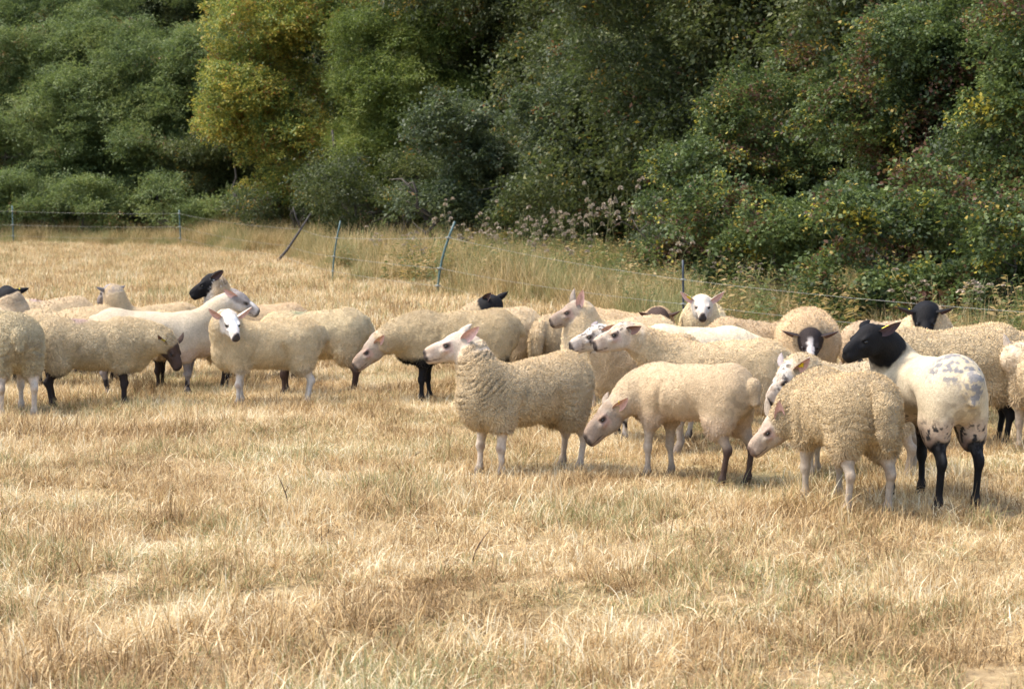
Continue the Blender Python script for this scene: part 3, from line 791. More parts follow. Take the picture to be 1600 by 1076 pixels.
def tag_mesh():
    mm = Mesher()
    def box(cx, cz, sx, sy, sz):
        c = [(cx + a * sx, b * sy, cz + d * sz) for a in (-.5, .5) for b in (-.5, .5) for d in (-.5, .5)]
        mm.add(c, [(0, 1, 3, 2), (4, 6, 7, 5), (0, 4, 5, 1), (2, 3, 7, 6), (0, 2, 6, 4), (1, 5, 7, 3)])
    box(0, 0, .034, .005, .012); box(.0, .009, .009, .012, .010)
    return mm.mesh('ear_tag', M_TAG, False)
ME_TAG = tag_mesh()

CREAM = (.54, .43, .28); BUFF = (.56, .44, .28); PALE = (.74, .66, .52); WHITE = (.80, .77, .70); GREYBUFF = (.44, .36, .25)
PAL = {
 'white': (.56, .50, .42), 'pink': (.42, .345, .26), 'tan': (.33, .265, .20), 'black': (.009, .0085, .009), 'brown': (.060, .038, .028),
 'dark': (.035, .026, .024), 'grey': (.24, .21, .19), 'pinkwhite': (.53, .435, .335),
}
ZL = .032
def zup_(A, ZL):
    A = np.array(A, float); A[..., 2] += ZL * np.clip(A[..., 2] / .30, 0, 1); return A
def M3(f, up=(0, 0, 1)):
    f = np.array(f, float); f /= np.linalg.norm(f); l = np.cross(up, f); l /= np.linalg.norm(l); u = np.cross(f, l)
    return np.stack([f, l, u], 1)          # columns: forward, left, up

def ear_geo(base, d, open_, L=.115, W=.052, n=9, mct=7):
    """cupped leaf: d = direction, open_ = direction the hollow faces; returns V,F,inner flag"""
    d = d / np.linalg.norm(d); s = np.cross(open_, d); s /= np.linalg.norm(s); o = np.cross(d, s)
    V = []; I = []
    for side in (0, 1):
        for i in range(n):
            t = i / (n - 1); w = W * (math.sin(math.pi * min(1, (t * .86 + .14)) ) ** .75) * (1 - .25 * t) * .5
            for j in range(mct):
                q = j / (mct - 1) * 2 - 1
                curl = (1 - .45 * t)
                p = base + d * L * t + s * w * q + o * (w * .9 * curl * q * q - .004 * (1 - side) * (1 - q * q) - .02 * t * t * 0)
                p = p - o * (.018 * math.sin(t * 3.0) * 0) ; V.append(p); I.append(side)
    F = []
    for side in (0, 1):
        b = side * n * mct
        for i in range(n - 1):
            for j in range(mct - 1):
                f = (b + i * mct + j, b + i * mct + j + 1, b + (i + 1) * mct + j + 1, b + (i + 1) * mct + j)
                F.append(f if side else f[::-1])
    return np.array(V), np.array(F), np.array(I)

def sheep(label, foot, yaw, H=.72, poll=None, muz=None, face='pinkwhite', leg='pinkwhite', wool=CREAM, shorn=0.0, tail='dock', ears='back', tags=(),
          pattern=None, legpat=None, fine=True, girth=1.0, length=1.0, step=(0, 0, 0, 0), mark=None, folds=0.0, hl=1.0, group=None, seed=0, stubble=None, eleg=None,
          neck_k=1.0, legface=None, spots=None, nlock=1.0, nape=1, up=0.0):
    ZL = .032 + up
    zup = lambda A: zup_(A, ZL)
    """foot: photo pixel on the ground under the trunk; poll / muz: (px, py, dy) photo pixel of poll and muzzle and depth offset from the trunk"""
    g = on_ground(*foot); z0 = float(gh(g.x, g.y)[0]); loc = Vector((g.x, g.y, z0 - .012))
    k = H / (.718 + ZL); ya = math.radians(yaw)
    R = Matrix.Rotation(ya, 3, 'Z'); Ri = R.transposed()
    def loc3(p):                       # photo pixel + depth -> animal space (unit scale)
        w = at_y(p[0], p[1], g.y + p[2]) - loc
        return np.array(Ri @ w) / k
    hp = loc3(poll) if poll else np.array([.68, 0, .36])
    hm = loc3(muz) if muz else hp + np.array([.13, 0, -.16])
    hp = hp - np.array([0, 0, ZL if poll else 0]); hm = hm - np.array([0, 0, ZL if poll else 0])
    f = hm - hp
    if 1: 
        dist = np.linalg.norm(f); f = f / dist
        S = 1.02 * hl / max(k ** .5, .9)
        if muz: hp = hm - f * .187 * S + np.array([0, 0, .03 * S])
    Mh = M3(f, up=(0, 0, 1) if abs(f[2]) < .93 else (f[0] * 3, f[1] * 3, 1))
    if fine == 2: h = .0075
    elif fine: h = .010
    else: h = .014
    im = Implicit(h)
    gw = 1 - .17 * shorn; gw *= girth; L = length * .94
    T = lambda x: x * L
    wz = .052 * shorn                      # shorn: shallower belly
    W_ = 'wool'
    im.ell((T(.06), 0, .480 + wz * .6), (.33 * L, .198 * gw, .190 - wz * .7), W_, .05)
    im.ell((T(-.14), 0, .495 + wz * .5), (.27 * L, .210 * gw, .200 - wz), W_, .05)
    im.ell((T(-.315), 0, .522), (.185, .188 * gw, .196 - wz * .4), W_, .05)
    im.ell((T(.26), 0, .487), (.19, .155 * gw, .200 - wz * .3), W_, .05)
    im.ell((T(.36), 0, .44), (.13, .120 * gw, .155), W_, .06)
    # neck as a chain from the chest to the poll
    r1 = (.178 - .035 * shorn) * neck_k; r2 = .066 + .010 * (1 - shorn) * neck_k
    A = np.array([T(.23), 0, .500]); Bq = hp - Mh[:, 0] * .03 - Mh[:, 2] * .015
    c1 = A + np.array([.17, 0, .07]); c2 = Bq - Mh[:, 0] * .10 - Mh[:, 2] * .06
    if hp[2] < .5: c1 = A + np.array([.20, 0, .02]); c2 = Bq - Mh[:, 0] * .06 + np.array([-.06, 0, .04])
    nl = np.linalg.norm(Bq - A)
    if nl > .72 or nl < .18 or dist > .36 or dist < .1: print('SHEEP', label[:40], 'neck %.2f head %.2f poll %s' % (nl, dist, np.round(hp, 2)))
    q = np.linspace(0, 1, 7)[:, None]
    B = (1 - q) ** 3 * A + 3 * q * (1 - q) ** 2 * c1 + 3 * q * q * (1 - q) * c2 + q ** 3 * Bq
    rr = [r1 * (1 - t) + r2 * t for t in q[:, 0]]
    for i in range(6):
        im.cap(B[i], B[i + 1], rr[i], rr[i + 1], 'nape' if i >= 6 - nape else W_, .03)
    # head
    def hh(x, y, z): return hp + Mh @ (np.array([x * .93, y, z]) * S)
    E = lambda c, r, lab='face', kk=.018: im.ell(hh(*c), np.array(r) * S, lab, kk, Mh)
    E((.0, 0, .0), (.082, .064, .066))
    E((-.035, 0, .0), (.055, .060, .066))
    E((.088, 0, .004), (.118, .038, .040), 'face', .016); im.cap(hh(.05, 0, -.022), hh(.162, 0, -.026), .046 * S, .034 * S, 'face', .016)
    E((.020, 0, -.058), (.078, .040, .042), 'face', .014); im.cap(hh(.07, 0, -.058), hh(.152, 0, -.052), .026 * S, .024 * S, 'face', .014)
    for sg in (-1, 1):
        E((.010, sg * .028, -.048), (.056, .034, .048))
        E((.056, sg * .046, .027), (.032, .014, .011), 'face', .012)     # brow
        E((.078, sg * .040, -.012), (.034, .016, .016), 'face', .014)    # cheek bone
        E((.193, sg * .017, -.022), (.017, .012, .015), 'face', .010)    # nostril wing
    E((.183, 0, -.030), (.030, .033, .031), 'face', .012)
    E((.178, 0, -.056), (.024, .021, .013), 'face', .008)
    # legs
    fy, hy = .098 * (.7 + .3 * gw), .112 * (.7 + .3 * gw)
    ft = 1 - .25 * shorn
    legs = []
    for i, sg in enumerate((1, -1)):
        s = step[i]
        im.ell((T(.24), sg * fy * 1.05, .40), (.10, .065 * gw, .14), W_, .05)
        im.cap((T(.22), sg * fy, .36), (T(.232) + s * .35, sg * fy, .295), .062 * ft, .044, 'wool' , .035)
        im.cap((T(.232) + s * .35, sg * fy, .30), (T(.245) + s * .6, sg * fy, .185), .038, .025, 'leg', .02)
        im.ell((T(.247) + s * .6, sg * fy, .175), (.031, .028, .032), 'leg', .008)
        im.cap((T(.245) + s * .62, sg * fy, .165), (T(.240) + s * .95, sg * fy, .06), .0182, .0170, 'leg', .015)
        im.ell((T(.240) + s * .97, sg * fy, .055), (.025, .024, .024), 'leg', .008)
        im.cap((T(.245) + s, sg * fy, .045), (T(.262) + s, sg * fy, .012), .023, .029, 'hoof', .010)
        legs.append((T(.25) + s, sg * fy))
    for i, sg in enumerate((1, -1)):
        s = step[2 + i]
        im.ell((T(-.30), sg * hy * .95, .40), (.13, .082 * gw, .155), W_, .05)
        im.cap((T(-.27), sg * hy, .35), (T(-.330) + s * .4, sg * hy, .295), .074 * ft, .054, 'wool', .035)
        im.cap((T(-.330) + s * .4, sg * hy, .30), (T(-.395) + s * .7, sg * hy, .205), .046, .024, 'leg', .02)
        im.ell((T(-.402) + s * .72, sg * hy, .200), (.032, .024, .032), 'leg', .012)
        im.cap((T(-.397) + s * .74, sg * hy, .19), (T(-.370) + s * .96, sg * hy, .06), .0200, .0170, 'leg', .015)
        im.ell((T(-.368) + s * .97, sg * hy, .055), (.025, .024, .024), 'leg', .008)
        im.cap((T(-.365) + s, sg * hy, .045), (T(-.345) + s, sg * hy, .012), .023, .029, 'hoof', .010)
    # tail
    xe = T(-.315) - .185
    if tail == 'long':
        im.cap((xe + .030, 0, .63), (xe - .045, 0, .54), .042, .054, W_, .012); im.cap((xe - .045, 0, .54), (xe - .062, 0, .42), .054, .042, W_, .008)
        im.cap((xe - .062, 0, .42), (xe - .055, 0, .345), .036, .018, W_, .02)
    elif tail == 'bob':
        im.ell((xe + .002, 0, .555), (.042, .052, .066), W_, .02)
        im.cap((xe, 0, .57), (xe - .015, 0, .47), .042, .030, W_, .02)
    else:
        im.cap((xe + .03, 0, .60), (xe - .015, 0, .52), .040, .030, W_, .03)
    V, F, Wt = im.build()
    N = vnormals(V, F)
    z = lambda l: Wt.get(l, np.zeros(len(V)))
    sd = seed * 17 + 3
    # where the wool ends on the legs, ragged
    woolw = z('wool')
    rag = fbm(V + sd, 30, 3, 2)
    tint = 1 + .07 * np.random.default_rng(seed + 900).normal(size=1) + .008 * np.random.default_rng(seed + 901).normal(size=3)
    woolw = ss(.35, .65, woolw + .15 * rag)
    wl = woolw * (1 - .85 * shorn)
    # displacement: rounded staples and, where asked, long folds
    n1 = fbm(V + sd, 9, 11, 3); n2 = fbm(V + sd, 32, 12, 2)
    dsp = wl * (.007 * n1 + .0042 * n2) + (1 - wl) * .002 * n1
    if folds:
        ax = .62 * V[:, 0] + .78 * V[:, 2]; 
        ph = ax * 230 + 4.5 * noise(V + sd, 6, 5) + 1.6 * noise(V + sd, 16, 8)
        rd = (1 - np.abs(np.sin(ph * .5))) ** 3
        mk = ss(.18, .30, V[:, 0] / L) * ss(.36, .44, V[:, 2]) * woolw * ss(-.5, .1, noise(V + sd, 11, 9))
        dsp -= rd * .010 * folds * mk
        if folds > 1.5:
            ph = V[:, 2] * 150 + 30 * V[:, 1] * np.sign(V[:, 1]) + 6 * noise(V + sd, 8, 15)
            mk = ss(.10, .25, -V[:, 0] / L) * ss(.22, .3, V[:, 2]) * (1 - ss(.48, .56, V[:, 2])) * woolw * ss(-.5, .2, noise(V + sd, 9, 19))
            dsp -= (1 - np.abs(np.sin(ph * .5))) ** 3 * .011 * mk
    gr = np.exp(-((V[:, 0] - T(.13) + .25 * (V[:, 2] - .42)) / .026) ** 2) * ss(.30, .36, V[:, 2]) * ss(.62, .50, V[:, 2]) * ss(.05, .12, np.abs(V[:, 1]))
    gr2 = np.exp(-((V[:, 0] - T(-.17) - .35 * (V[:, 2] - .36)) / .034) ** 2) * ss(.24, .30, V[:, 2]) * ss(.56, .44, V[:, 2]) * ss(.05, .12, np.abs(V[:, 1]))
    dsp = dsp - .016 * gr - .018 * gr2
    dsp = dsp + .012 * woolw * noise(V + sd * 3, 4.2, 61)
    V = V + N * dsp[:, None]
    # ------ natural colours
    fc = np.array(PAL[face]); lc = np.array(PAL[leg]); wc = np.array(wool) * (1.17, 1.10, .97)
    n3 = fbm(V + sd, 5, 21, 3); n4 = fbm(V + sd, 22, 23, 2); n5 = noise(V + sd, 60, 25)
    colw = wc[None] * np.clip(tint, .86, 1.1)[None] * (1 + .18 * n3 + .12 * n4)[:, None]
    warm = ss(.60, .72, V[:, 2] + .04 * n3)[:, None] * .35 * (1 - shorn)
    colw = colw * (1 - warm) + colw * np.array([1.08, .98, .88]) * warm          # warmer tint towards the top of the fleece
    dirt = ss(.34, .24, V[:, 2] + .05 * n4)[:, None] * .35
    colw = colw * (1 - dirt) + np.array([.22, .16, .10]) * dirt
    st_ = ss(T(-.36), T(-.46), V[:, 0]) * ss(.60, .48, V[:, 2]) * ss(.0, .4, n4 + n3) * .5
    bl_ = ss(-.1, .5, fbm(V + sd, 6, 81, 3)) * .22
    colw = colw * (1 - st_[:, None]) + np.array([.20, .15, .09]) * st_[:, None]
    colw = colw * (1 - bl_[:, None]) + colw * np.array([.70, .66, .60]) * bl_[:, None]
    Q = (V - hp) @ Mh / S; Q[:, 0] /= .93                                                         # head space
    colf = fc[None] * (1 + .08 * n4)[:, None]
    def put(base, c, m): return base * (1 - m[:, None]) + np.array(c)[None] * m[:, None]
    if face in ('pinkwhite', 'white', 'pink', 'tan'):
        colf = put(colf, (.50, .30, .25), ss(.045, .015, np.abs(Q[:, 0] - .06)) * ss(.05, .02, np.abs(Q[:, 2] - .0)) * (.55 if face != 'white' else .25))
        colf = put(colf, np.minimum(fc * 1.25, .85), ss(.03, .0, np.abs(Q[:, 1])) * ss(.0, .02, Q[:, 2]) * .6)
        if face in ('pink', 'tan'): colf = put(colf, (.26, .17, .13), ss(.0, .05, Q[:, 0]) * ss(.01, .04, Q[:, 2]) * .35)
    if pattern == 'speckle': colf = put(colf, (.03, .025, .025), ss(.16, .40, fbm(V + sd, 60, 31, 2)) * ss(.20, .14, Q[:, 0]) * .85)
    if pattern == 'speckledark': colf = put(colf, (.06, .045, .04), ss(-.05, .12, fbm(V + sd, 24, 31, 2)) * ss(.0, .03, np.abs(Q[:, 1])))
    if pattern == 'spots': colf = put(colf, (.04, .03, .03), ss(.38, .5, noise(V + sd, 75, 35)) * ss(-.01, .02, Q[:, 2]) * .85)
    if pattern == 'blaze': colf = put(colf, (.62, .55, .50), ss(.030, .014, np.abs(Q[:, 1]) + .012 * n5) * ss(.0, .05, Q[:, 0]) * ss(-.05, -.02, Q[:, 2]))
    if pattern == 'greyface':
        colf = put(colf, (.58, .52, .46), ss(.0, -.04, Q[:, 2] + .01 * n5)); colf = put(colf, (.72, .68, .62), ss(.017, .009, np.abs(Q[:, 1] + .02)) * ss(.08, .1, Q[:, 0]))
    if pattern == 'badgered': colf = put(colf, (.55, .52, .48), ss(.15, .40, fbm(V + sd, 60, 33, 2)) * ss(.02, -.06, Q[:, 0] + Q[:, 2]) * .7)
    if pattern == 'whiteface': colf = put(colf, (.80, .76, .70), ss(.07, .03, np.abs(Q[:, 1])))
    if face not in ('black', 'dark', 'brown'):
        colf = put(colf, fc * np.array([.78, .69, .60]), ss(.05, .6, fbm(V + sd, 20, 71, 3)) * .65); colf = put(colf, fc * np.array([.85, .72, .66]), ss(.10, .16, Q[:, 0]) * .5)
    nose = ss(.188, .203, Q[:, 0] + .004 * n5) * ss(-.058, -.044, Q[:, 2])
    mouth = ss(.0045, .0015, np.abs(Q[:, 2] + .047 + .06 * (.2 - Q[:, 0]))) * ss(.10, .13, Q[:, 0])
    nc = (.025, .02, .02) if face != 'pink' else (.10, .06, .05)
    if face not in ('black',): 
        colf = put(colf, nc, np.clip(nose * (.95 if face in ('white', 'pinkwhite') else .8), 0, 1)); colf = put(colf, (.07, .045, .04), mouth * .85)
    eyer = np.sqrt(.45 * (Q[:, 0] - .066) ** 2 + (np.abs(Q[:, 1]) - .05) ** 2 + (Q[:, 2] - .012) ** 2)
    colf = put(colf, (.05, .035, .03) if face != 'black' else (.01, .01, .01), ss(.023, .013, eyer) * .75)
    coll_ = lc[None] * (1 + .22 * n4 + .1 * n5)[:, None]; coll_ = put(coll_, lc * np.array([.55, .48, .42]), ss(.1, .6, n3 + n4 * .6) * .6)
    if legpat == 'mottled': coll_ = put(coll_, (.03, .025, .025), ss(-.05, .12, fbm(V + sd, 17, 41, 2)))
    if legpat == 'darklow': coll_ = put(coll_, (.07, .045, .035), ss(.24, .19, V[:, 2] + .02 * n4))
    if legpat == 'darkhind': coll_ = put(coll_, (.07, .045, .035), ss(.24, .19, V[:, 2] + .02 * n4) * (V[:, 0] < 0))
    if legpat == 'knees': coll_ = put(coll_, (.30, .21, .15), ss(.028, .008, np.sqrt((V[:, 2] - .172) ** 2 + (V[:, 0] - T(.275)) ** 2)) * .7)
    wf, wgl, wh = z('face') + z('nape'), z('leg'), z('hoof')
    tot = woolw + wf + wgl + wh + 1e-6
    if legface: colw = put(colw, lc, ss(legface, legface - .06, V[:, 2] + .03 * n4))
    if shorn: colw = put(colw, (.54, .38, .31), ss(.42, .33, V[:, 2] + .03 * n3) * .45 * shorn)
    hoofc = np.array([.05, .04, .035]) if leg in ('black', 'brown', 'dark') or legpat else np.array([.30, .24, .18])
    col = (colw * woolw[:, None] + colf * wf[:, None] + coll_ * wgl[:, None] + hoofc[None] * wh[:, None]) / tot[:, None]
    if spots:   # (x0,x1,z0,z1,colour,threshold,scale): blotches over part of the body
        for (x0, x1, a0, a1, c, th, scl) in spots:
            mk = (1 - wf / tot) * ss(x0 - .05, x0 + .05, V[:, 0]) * ss(x1 + .05, x1 - .05, V[:, 0]) * ss(a0 - .04, a0 + .04, V[:, 2]) * ss(a1 + .04, a1 - .04, V[:, 2])
            col = put(col, c, mk * ss(th, th + .12, fbm(V + sd, scl, 51, 3)))
    if mark:
        (mx, my, mz), mr, mc = mark
        dd = np.sqrt(((V - np.array([mx, my, mz])) ** 2 * np.array([1, .6, 1])).sum(1)); col = put(col, mc, ss(mr, mr * .4, dd + .02 * n4) * .55)
    face_w = wf / tot
    nb = len(V)
    # ears grown on the skull
    Vs, Fs, Cs, Ws = [V], [F], [col], [wl * (woolw / tot)]
    efc = np.array(PAL[face]); inner = {'black': (.08, .05, .05), 'dark': (.16, .09, .07), 'brown': (.16, .09, .07)}.get(face, (.66, .42, .36))
    if pattern in ('speckle', 'spots') or ears == 'brownside': efc = np.array((.13, .08, .06)) if pattern == 'spots' else np.array((.35, .3, .28)); inner = (.25, .15, .12) if pattern == 'spots' else inner
    if pattern == 'greyface': efc = np.array((.25, .22, .2))
    earp = []
    for sg in (1, -1):
        dd = {'back': (-.75, sg * .55, .42), 'side': (-.15, sg * 1, .12), 'sideup': (-.12, sg * .85, .55), 'sidedown': (-.15, sg * 1, -.18), 'up': (-.45, sg * .4, .85),
              'brownside': (-.3, sg * 1, .1), 'backflat': (-.9, sg * .45, .05), 'halfback': (-.5, sg * .75, .2)}[ears]
        op = np.array({'back': (.35, sg * .9, -.1), 'up': (.5, sg * .8, 0), 'backflat': (.2, sg * 1, -.2)}.get(ears, (1, sg * .2, -.35)), float)
        d3 = Mh @ (np.array(dd, float) / np.linalg.norm(dd)); o3 = Mh @ op
        base = hh(-.042, sg * .056, .018)
        Ve, Fe, Ie = ear_geo(base, d3, o3, L=.140 * S, W=.068 * S)
        Vs.append(Ve); Fs.append(Fe + sum(len(a) for a in Vs[:-1]))
        ce = np.where(Ie[:, None] > 0, np.array(inner)[None], efc[None]); Cs.append(ce * (1 + .1 * rng.normal(size=(len(ce), 1)))); Ws.append(np.zeros(len(Ve)))
        s3 = np.cross(o3, d3); s3 /= np.linalg.norm(s3); oo = np.cross(d3, s3)
        earp.append((base, d3, s3, oo))
    VV = zup(np.vstack(Vs)) * k; FF = np.vstack(Fs); CC = np.clip(np.vstack(Cs), .005, .9); WW = np.concatenate(Ws)
    me = np_mesh('body', VV, FF, M_DEEP if folds else M_COAT, True, {'col': ('FLOAT_COLOR', np.hstack([CC, np.ones((len(CC), 1))])), 'wool': ('FLOAT', WW)})
    t = thing('sheep', label, 'sheep', loc, ya, group)
    link('body', me, t)
    for sg in (1, -1):
        e = link('eye', ME_EYE, t); p = zup(hh(.068, sg * .0500, .011)) * k; e.location = p; e.scale = (S * k * 1.12, S * k, S * k * .66); e.rotation_euler = Matrix(Mh.tolist()).to_euler()
    for (ei, s_) in tags:
        b, d3, s3, oo = earp[ei]
        e = link('ear_tag', ME_TAG, t)
        Mx = Matrix(np.stack([d3, oo * s_, np.cross(d3, oo * s_)], 1).tolist()).to_4x4()
        p = zup(b + d3 * .055 * S + oo * s_ * .004 + s3 * 0) * k
        if ears in ('back', 'backflat', 'up'): p = zup(b + d3 * .05 * S - oo * .012) * k
        e.matrix_local = Matrix.Translation(Vector(p)) @ Mx @ Matrix.Scale(k * 1.15, 4)
    # fleece: thousands of little staples standing off the skin
    area_w = wl * (woolw / tot)
    pr = np.clip(area_w - .25, 0, 1); pr = pr / pr.sum() if pr.sum() > 1 else None
    cntL = int({2: 42000, 1: 18000, 0: 7000}[int(fine)] * (1 - .6 * shorn) * nlock)
    if pr is not None and cntL:
        i = rng.choice(nb, cntL, p=pr); Nn = vnormals(V, F)[i]
        tn = rng.normal(size=(cntL, 3)); tn -= (tn * Nn).sum(1)[:, None] * Nn; tn /= np.linalg.norm(tn, axis=1)[:, None]
        b = V[i] + tn * rng.uniform(0, h * .8, (cntL, 1))
        dn = np.array([-.15, 0, -1.]) - Nn * (Nn @ np.array([-.15, 0, -1.]))[:, None]
        dr = Nn * rng.uniform(.35, 1.0, (cntL, 1)) + dn * rng.uniform(.1, .7, (cntL, 1)) + rng.normal(0, .35, (cntL, 3)); dr /= np.linalg.norm(dr, axis=1)[:, None]
        Ln = rng.uniform(.007, .015, (cntL, 1)) * (1 - .45 * shorn) * {2: 1, 1: 1.15, 0: 1.5}[int(fine)]; Wd = rng.uniform(.0016, .0034, (cntL, 1)) * {2: 1, 1: 1.2, 0: 1.7}[int(fine)]
        sd_ = np.cross(dr, Nn); sd_ /= np.linalg.norm(sd_, axis=1)[:, None] + 1e-9
        b = b - Nn * .003; Ln = Ln * (1 + 1.3 * ss(.40, .28, b[:, 2:3]))
        LV_ = np.stack([b - sd_ * Wd, b + sd_ * Wd, b + dr * Ln], 1).reshape(-1, 3); LV_ = zup(LV_) * k
        LF = np.arange(cntL * 3).reshape(-1, 3)
        lc_ = np.repeat(np.clip(col[i] * rng.uniform(.82, 1.20, (cntL, 1)), .005, .88), 3, 0)
        ln_ = np.repeat(Nn, 3, 0)
        fm = np_mesh('fleece', LV_, LF, M_LOCK, False, {'col': ('FLOAT_COLOR', np.hstack([lc_, np.ones((len(lc_), 1))])), 'nrm': ('FLOAT_VECTOR', ln_)})
        link('fleece', fm, t, kind='stuff')
    return t
# ------------------------------------------------------------------ the flock
BLK = (.018, .016, .017)
# ---- front row, right
sheep('fluffy round ewe with long woolly tail, seen from behind, beside the black-headed one', (1312, 792), 107, .74,
      (1212, 672, .25), (1172, 708, .22), face='pink', leg='pink', wool=(.53, .42, .265), tail='long', ears='up', tags=((0, 1),), fine=2, folds=1.6, seed=1, girth=1.04, length=.92, hl=.9, nape=0)
sheep('tall shorn white sheep with all-black head, black lower legs and blotched grey rump', (1446, 790), 107, .83,
      (1372, 525, .12), (1320, 560, -.02), face='black', leg='black', wool=(.50, .44, .34), shorn=1, nape=3, hl=.92, tail='bob', ears='backflat', tags=((0, 1),), fine=2, seed=2, legface=.30, length=.92,
      girth=.90, up=.07, spots=[(-.7, -.24, .56, .80, (.22, .21, .205), .10, 48), (-.8, -.45, .30, .70, (.22, .21, .205), -.06, 40), (.22, .9, .56, 1.2, (.05, .05, .052), -.12, 30), (-.45, .35, .2, .36, (.03, .03, .03), .12, 55)])
sheep('speckled white-faced sheep with yellow ear tag peeping out behind the fluffy round ewe', (1330, 750), 160, .705,
      (1236, 590, -.05), (1200, 634, -.10), face='white', leg='pink', wool=(.56, .46, .32), ears='halfback', tags=((0, 1),), pattern='speckle', nape=0, fine=1, seed=3)
sheep('lean grazing lamb with pinkish belly and dark brown shins beside the alert ewe', (1076, 748), 138, .71,
      (966, 640, .12), (915, 686, .06), face='tan', leg='pink', wool=(.55, .43, .30), shorn=.55, tail='bob', ears='halfback', tags=((0, -1),), fine=2, seed=4, legpat='darkhind', up=.045, step=(.02, -.03, .02, -.02), length=1.05)
sheep('pale alert ewe with pinkish-white face and deeply folded neck wool, frontmost at the centre', (818, 736), 214, .715,
      (722, 543, -.10), (664, 560, -.14), face='pinkwhite', leg='pinkwhite', wool=(.58, .465, .30), ears='back', nape=2, neck_k=.86, fine=2, folds=1.8, seed=5, step=(.0, .03, .0, -.03), girth=1.02, legpat='knees')
sheep('sheep with a pink face freckled black and one brown ear, behind the lean grazing lamb', (1118, 706), 172, .73,
      (975, 527, -.05), (928, 544, -.10), face='pinkwhite', leg='pink', wool=(.60, .48, .31), ears='brownside', pattern='spots', fine=1, seed=6, tags=())
sheep('sheep with black-speckled white face and shaggy chest, between alert ewe and lean grazing lamb', (1010, 690), 192, .70,
      (938, 528, -.10), (891, 546, -.18), face='white', leg='white', wool=(.50, .40, .27), ears='halfback', pattern='speckle', fine=1, seed=7, legpat='mottled', tags=((1, 1),), length=.8)
# ---- second row, right
sheep('sheep with plain pinkish-tan face raised and ears pricked up, behind the speckle-faced sheep', (968, 645), 183, .73,
      (900, 490, -.05), (860, 508, -.10), face='tan', leg='pink', wool=(.64, .52, .36), ears='up', fine=1, seed=8, mark=((-.1, -.1, .68), .16, (.75, .42, .35)), length=.9)
sheep('woolly sheep seen from the rear, mostly hidden behind the pinkish-tan face', (885, 625), 62, .69,
      None, None, face='tan', leg='tan', wool=(.52, .42, .27), fine=0, seed=9, tail='long')
sheep('chocolate-brown headed sheep lowering its face behind the shorn white back', (975, 615), 340, .70,
      (1030, 500, -.2), (1046, 530, -.36), face='brown', leg='brown', wool=(.56, .44, .28), ears='side', fine=1, seed=10, nape=2)
sheep('white-faced sheep staring at the camera, ears spread wide, before the slim dark post', (1096, 612), 262, .74,
      (1097, 479, -.40), (1098, 499, -.62), face='white', leg='white', wool=(.70, .58, .40), ears='sideup', tags=((1, 1),), pattern=None, fine=1, seed=11, length=.8)
sheep('closely shorn white back just in front of the sheep staring at the camera', (1092, 660), 20, .73,
      None, (1180, 620, .1), face='pink', leg='pink', wool=(.68, .58, .44), shorn=.7, fine=1, seed=12)
sheep('tan woolly back standing between the staring white face and the largest fleece', (1190, 630), 10, .70,
      None, (1250, 600, .6), face='tan', leg='tan', wool=(.60, .46, .30), fine=0, seed=13)
sheep('large round sheep facing the camera with lowered dark face, white blaze and brown ears', (1262, 640), 262, .80,
      (1266, 542, -.46), (1266, 574, -.58), face='dark', leg='dark', wool=(.56, .42, .27), ears='side', pattern='blaze', fine=1, seed=14, girth=1.12, length=.85)
sheep('big deep-fleeced sheep with black legs standing behind the shorn black-headed one', (1478, 705), 176, .81,
      (1370, 590, .1), (1345, 640, .0), face='black', leg='black', wool=(.58, .47, .30), fine=1, seed=15, girth=1.1, length=.92, folds=.6)
sheep('black-faced sheep looking straight over the big fleece with both dark ears held out', (1445, 650), 268, .77,
      (1446, 500, -.40), (1446, 536, -.54), face='black', leg='black', nape=2, wool=(.60, .49, .34), ears='side', tags=((1, 1),), fine=1, seed=16, length=.8)
sheep('sheep cut off by the right edge with a pink ear pointing up', (1640, 720), 100, .74,
      (1590, 560, .15), (1618, 572, .30), face='pinkwhite', leg='pink', wool=(.60, .49, .33), ears='up', fine=1, seed=17, folds=.8, hl=.88, neck_k=.8)
sheep('tan back low behind the big deep fleece at the right edge', (1588, 640), 10, .68, None, None, face='tan', leg='tan', wool=(.60, .46, .30), fine=0, seed=18)
sheep('tan back just left of the black-faced sheep looking over the big fleece', (1385, 628), 175, .68, (1330, 560, .3), (1310, 590, .3), face='tan', leg='tan', wool=(.64, .50, .36), fine=0, seed=28, length=.8)
# ---- left group, front row
sheep('lamb with clean white face and black nose turned to the camera, left group', (418, 632), 192, .70,
      (357, 503, -.20), (370, 531, -.38), face='white', leg='white', wool=(.60, .49, .32), ears='sideup', pattern='whiteface', fine=2, seed=20, length=.97, legpat='knees', step=(.03, -.02, .02, 0))
sheep('stocky sheep grazing rightwards at the left, shaggy collar, dark brown face and dark legs', (150, 632), 8, .70,
      (268, 548, -.02), (281, 580, -.06), face='brown', leg='dark', wool=(.57, .47, .31), ears='halfback', tags=((1, 1),), fine=2, seed=21, folds=1.0, legface=.28, mark=((-.12, 0, .70), .10, (.62, .40, .42)), neck_k=1.15, nape=0, hl=.9)
sheep('woolly sheep at the left edge seen from behind with pale hind legs', (18, 645), 112, .78,
      (-40, 520, .3), (-70, 540, .35), face='white', leg='pinkwhite', wool=(.54, .46, .31), tail='bob', fine=2, seed=22, length=.9, folds=2)
sheep('bright white shorn sheep with raised grey-brown muzzle behind the white-faced lamb', (244, 614), 10, .75,
      (372, 472, .12), (404, 492, .10), face='grey', leg='grey', wool=(.54, .47, .37), hl=.9, neck_k=.85, shorn=.85, nape=1, ears='backflat', pattern='greyface', fine=1, seed=23, length=1.1, legpat='mottled')
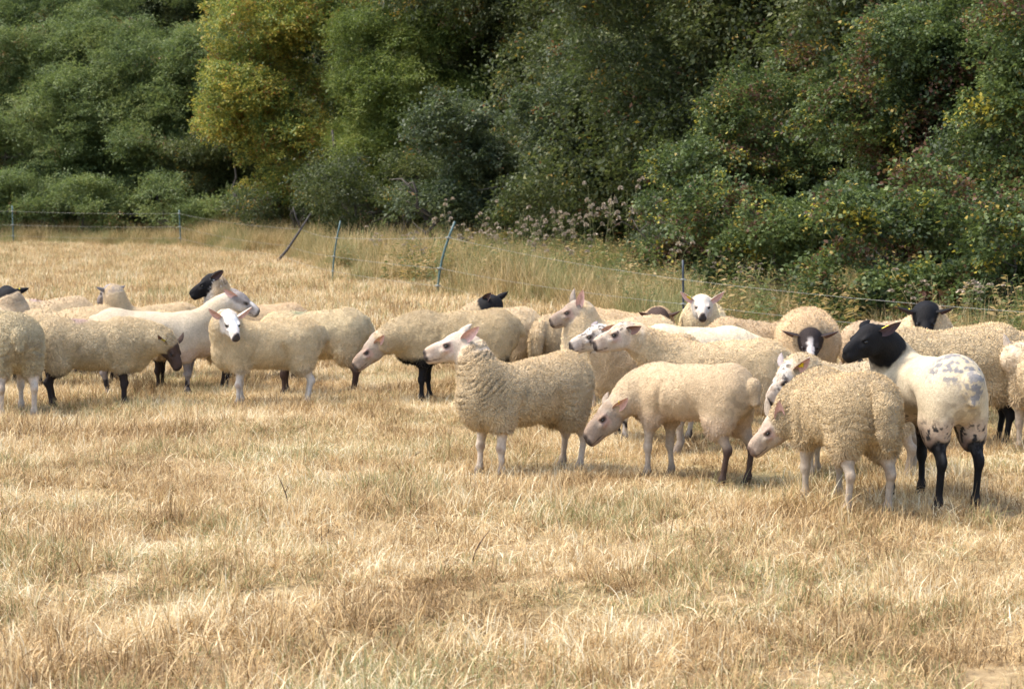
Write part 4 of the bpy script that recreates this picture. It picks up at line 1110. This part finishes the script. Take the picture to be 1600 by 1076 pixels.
sheep('deep-bodied sheep with a faint green mark on its back, behind the white-faced lamb', (488, 616), 180, .72,
      (420, 540, .2), (390, 560, .2), face='brown', leg='tan', wool=(.62, .51, .34), fine=1, seed=24, legpat='darklow', mark=((.10, 0, .70), .09, (.30, .40, .24)))
sheep('shaggy grey-buff sheep with black forelegs stretching its pinkish head leftwards near the centre', (712, 634), 178, .735,
      (583, 549, -.10), (553, 576, -.14), face='tan', leg='black', wool=(.52, .42, .27), ears='halfback', tags=((0, -1),), fine=2, seed=25, legface=.36, step=(.02, -.03, 0, 0), length=1.06)
sheep('black-headed sheep turning its head down to the left behind the shaggy grey-buff one', (775, 618), 150, .70,
      (757, 483, .10), (735, 497, .18), face='black', leg='black', wool=(.58, .48, .33), ears='backflat', tags=((0, 1),), fine=1, nape=3, seed=26, length=.85)
# ---- left group, back rows
sheep('black-headed sheep with a black-flecked white throat, looking left above the left group', (400, 592), 176, .71,
      (328, 446, -.05), (298, 465, -.08), face='black', leg='dark', wool=(.62, .48, .32), ears='backflat', tags=((0, 1),), pattern='badgered', fine=1, seed=30, length=1.05,
      spots=[(.36, .9, .52, 1.2, (.74, .66, .54), -.9, 9), (.45, 1.0, .68, 1.2, (.03, .03, .03), .0, 26)])
sheep('grey-headed sheep seen from behind with flat-held ears, far side of the left group', (238, 584), 176, .70,
      (172, 459, .0), (154, 474, .10), face='grey', leg='grey', wool=(.58, .47, .31), nape=1, hl=.88, ears='side', fine=1, seed=31)
sheep('tan back between the grey-headed sheep and the bright shorn one', (290, 604), 178, .70, (200, 560, .2), (180, 590, .2), face='tan', leg='dark', wool=(.58, .46, .30), fine=0, seed=32)
sheep('tan sheep right behind the stocky grazing one, only its back in view', (108, 604), 176, .71, (5, 560, .2), (-15, 590, .2), face='dark', leg='dark', wool=(.58, .46, .30), fine=0, seed=33)
sheep('farthest pale sheep at the left with a faint purple mark on its back', (78, 578), 178, .71, (20, 520, .2), (0, 545, .2), face='tan', leg='dark', wool=(.62, .50, .34), fine=0, seed=34, mark=((.12, 0, .70), .09, (.55, .38, .44)), length=.85)
sheep('black-headed sheep at the left edge with one brown ear and a yellow tag', (-15, 600), 55, .72,
      (10, 464, .25), (0, 472, .42), face='black', leg='black', nape=2, wool=(.62, .52, .38), ears='side', tags=((1, 1),), fine=1, seed=35, length=.85)
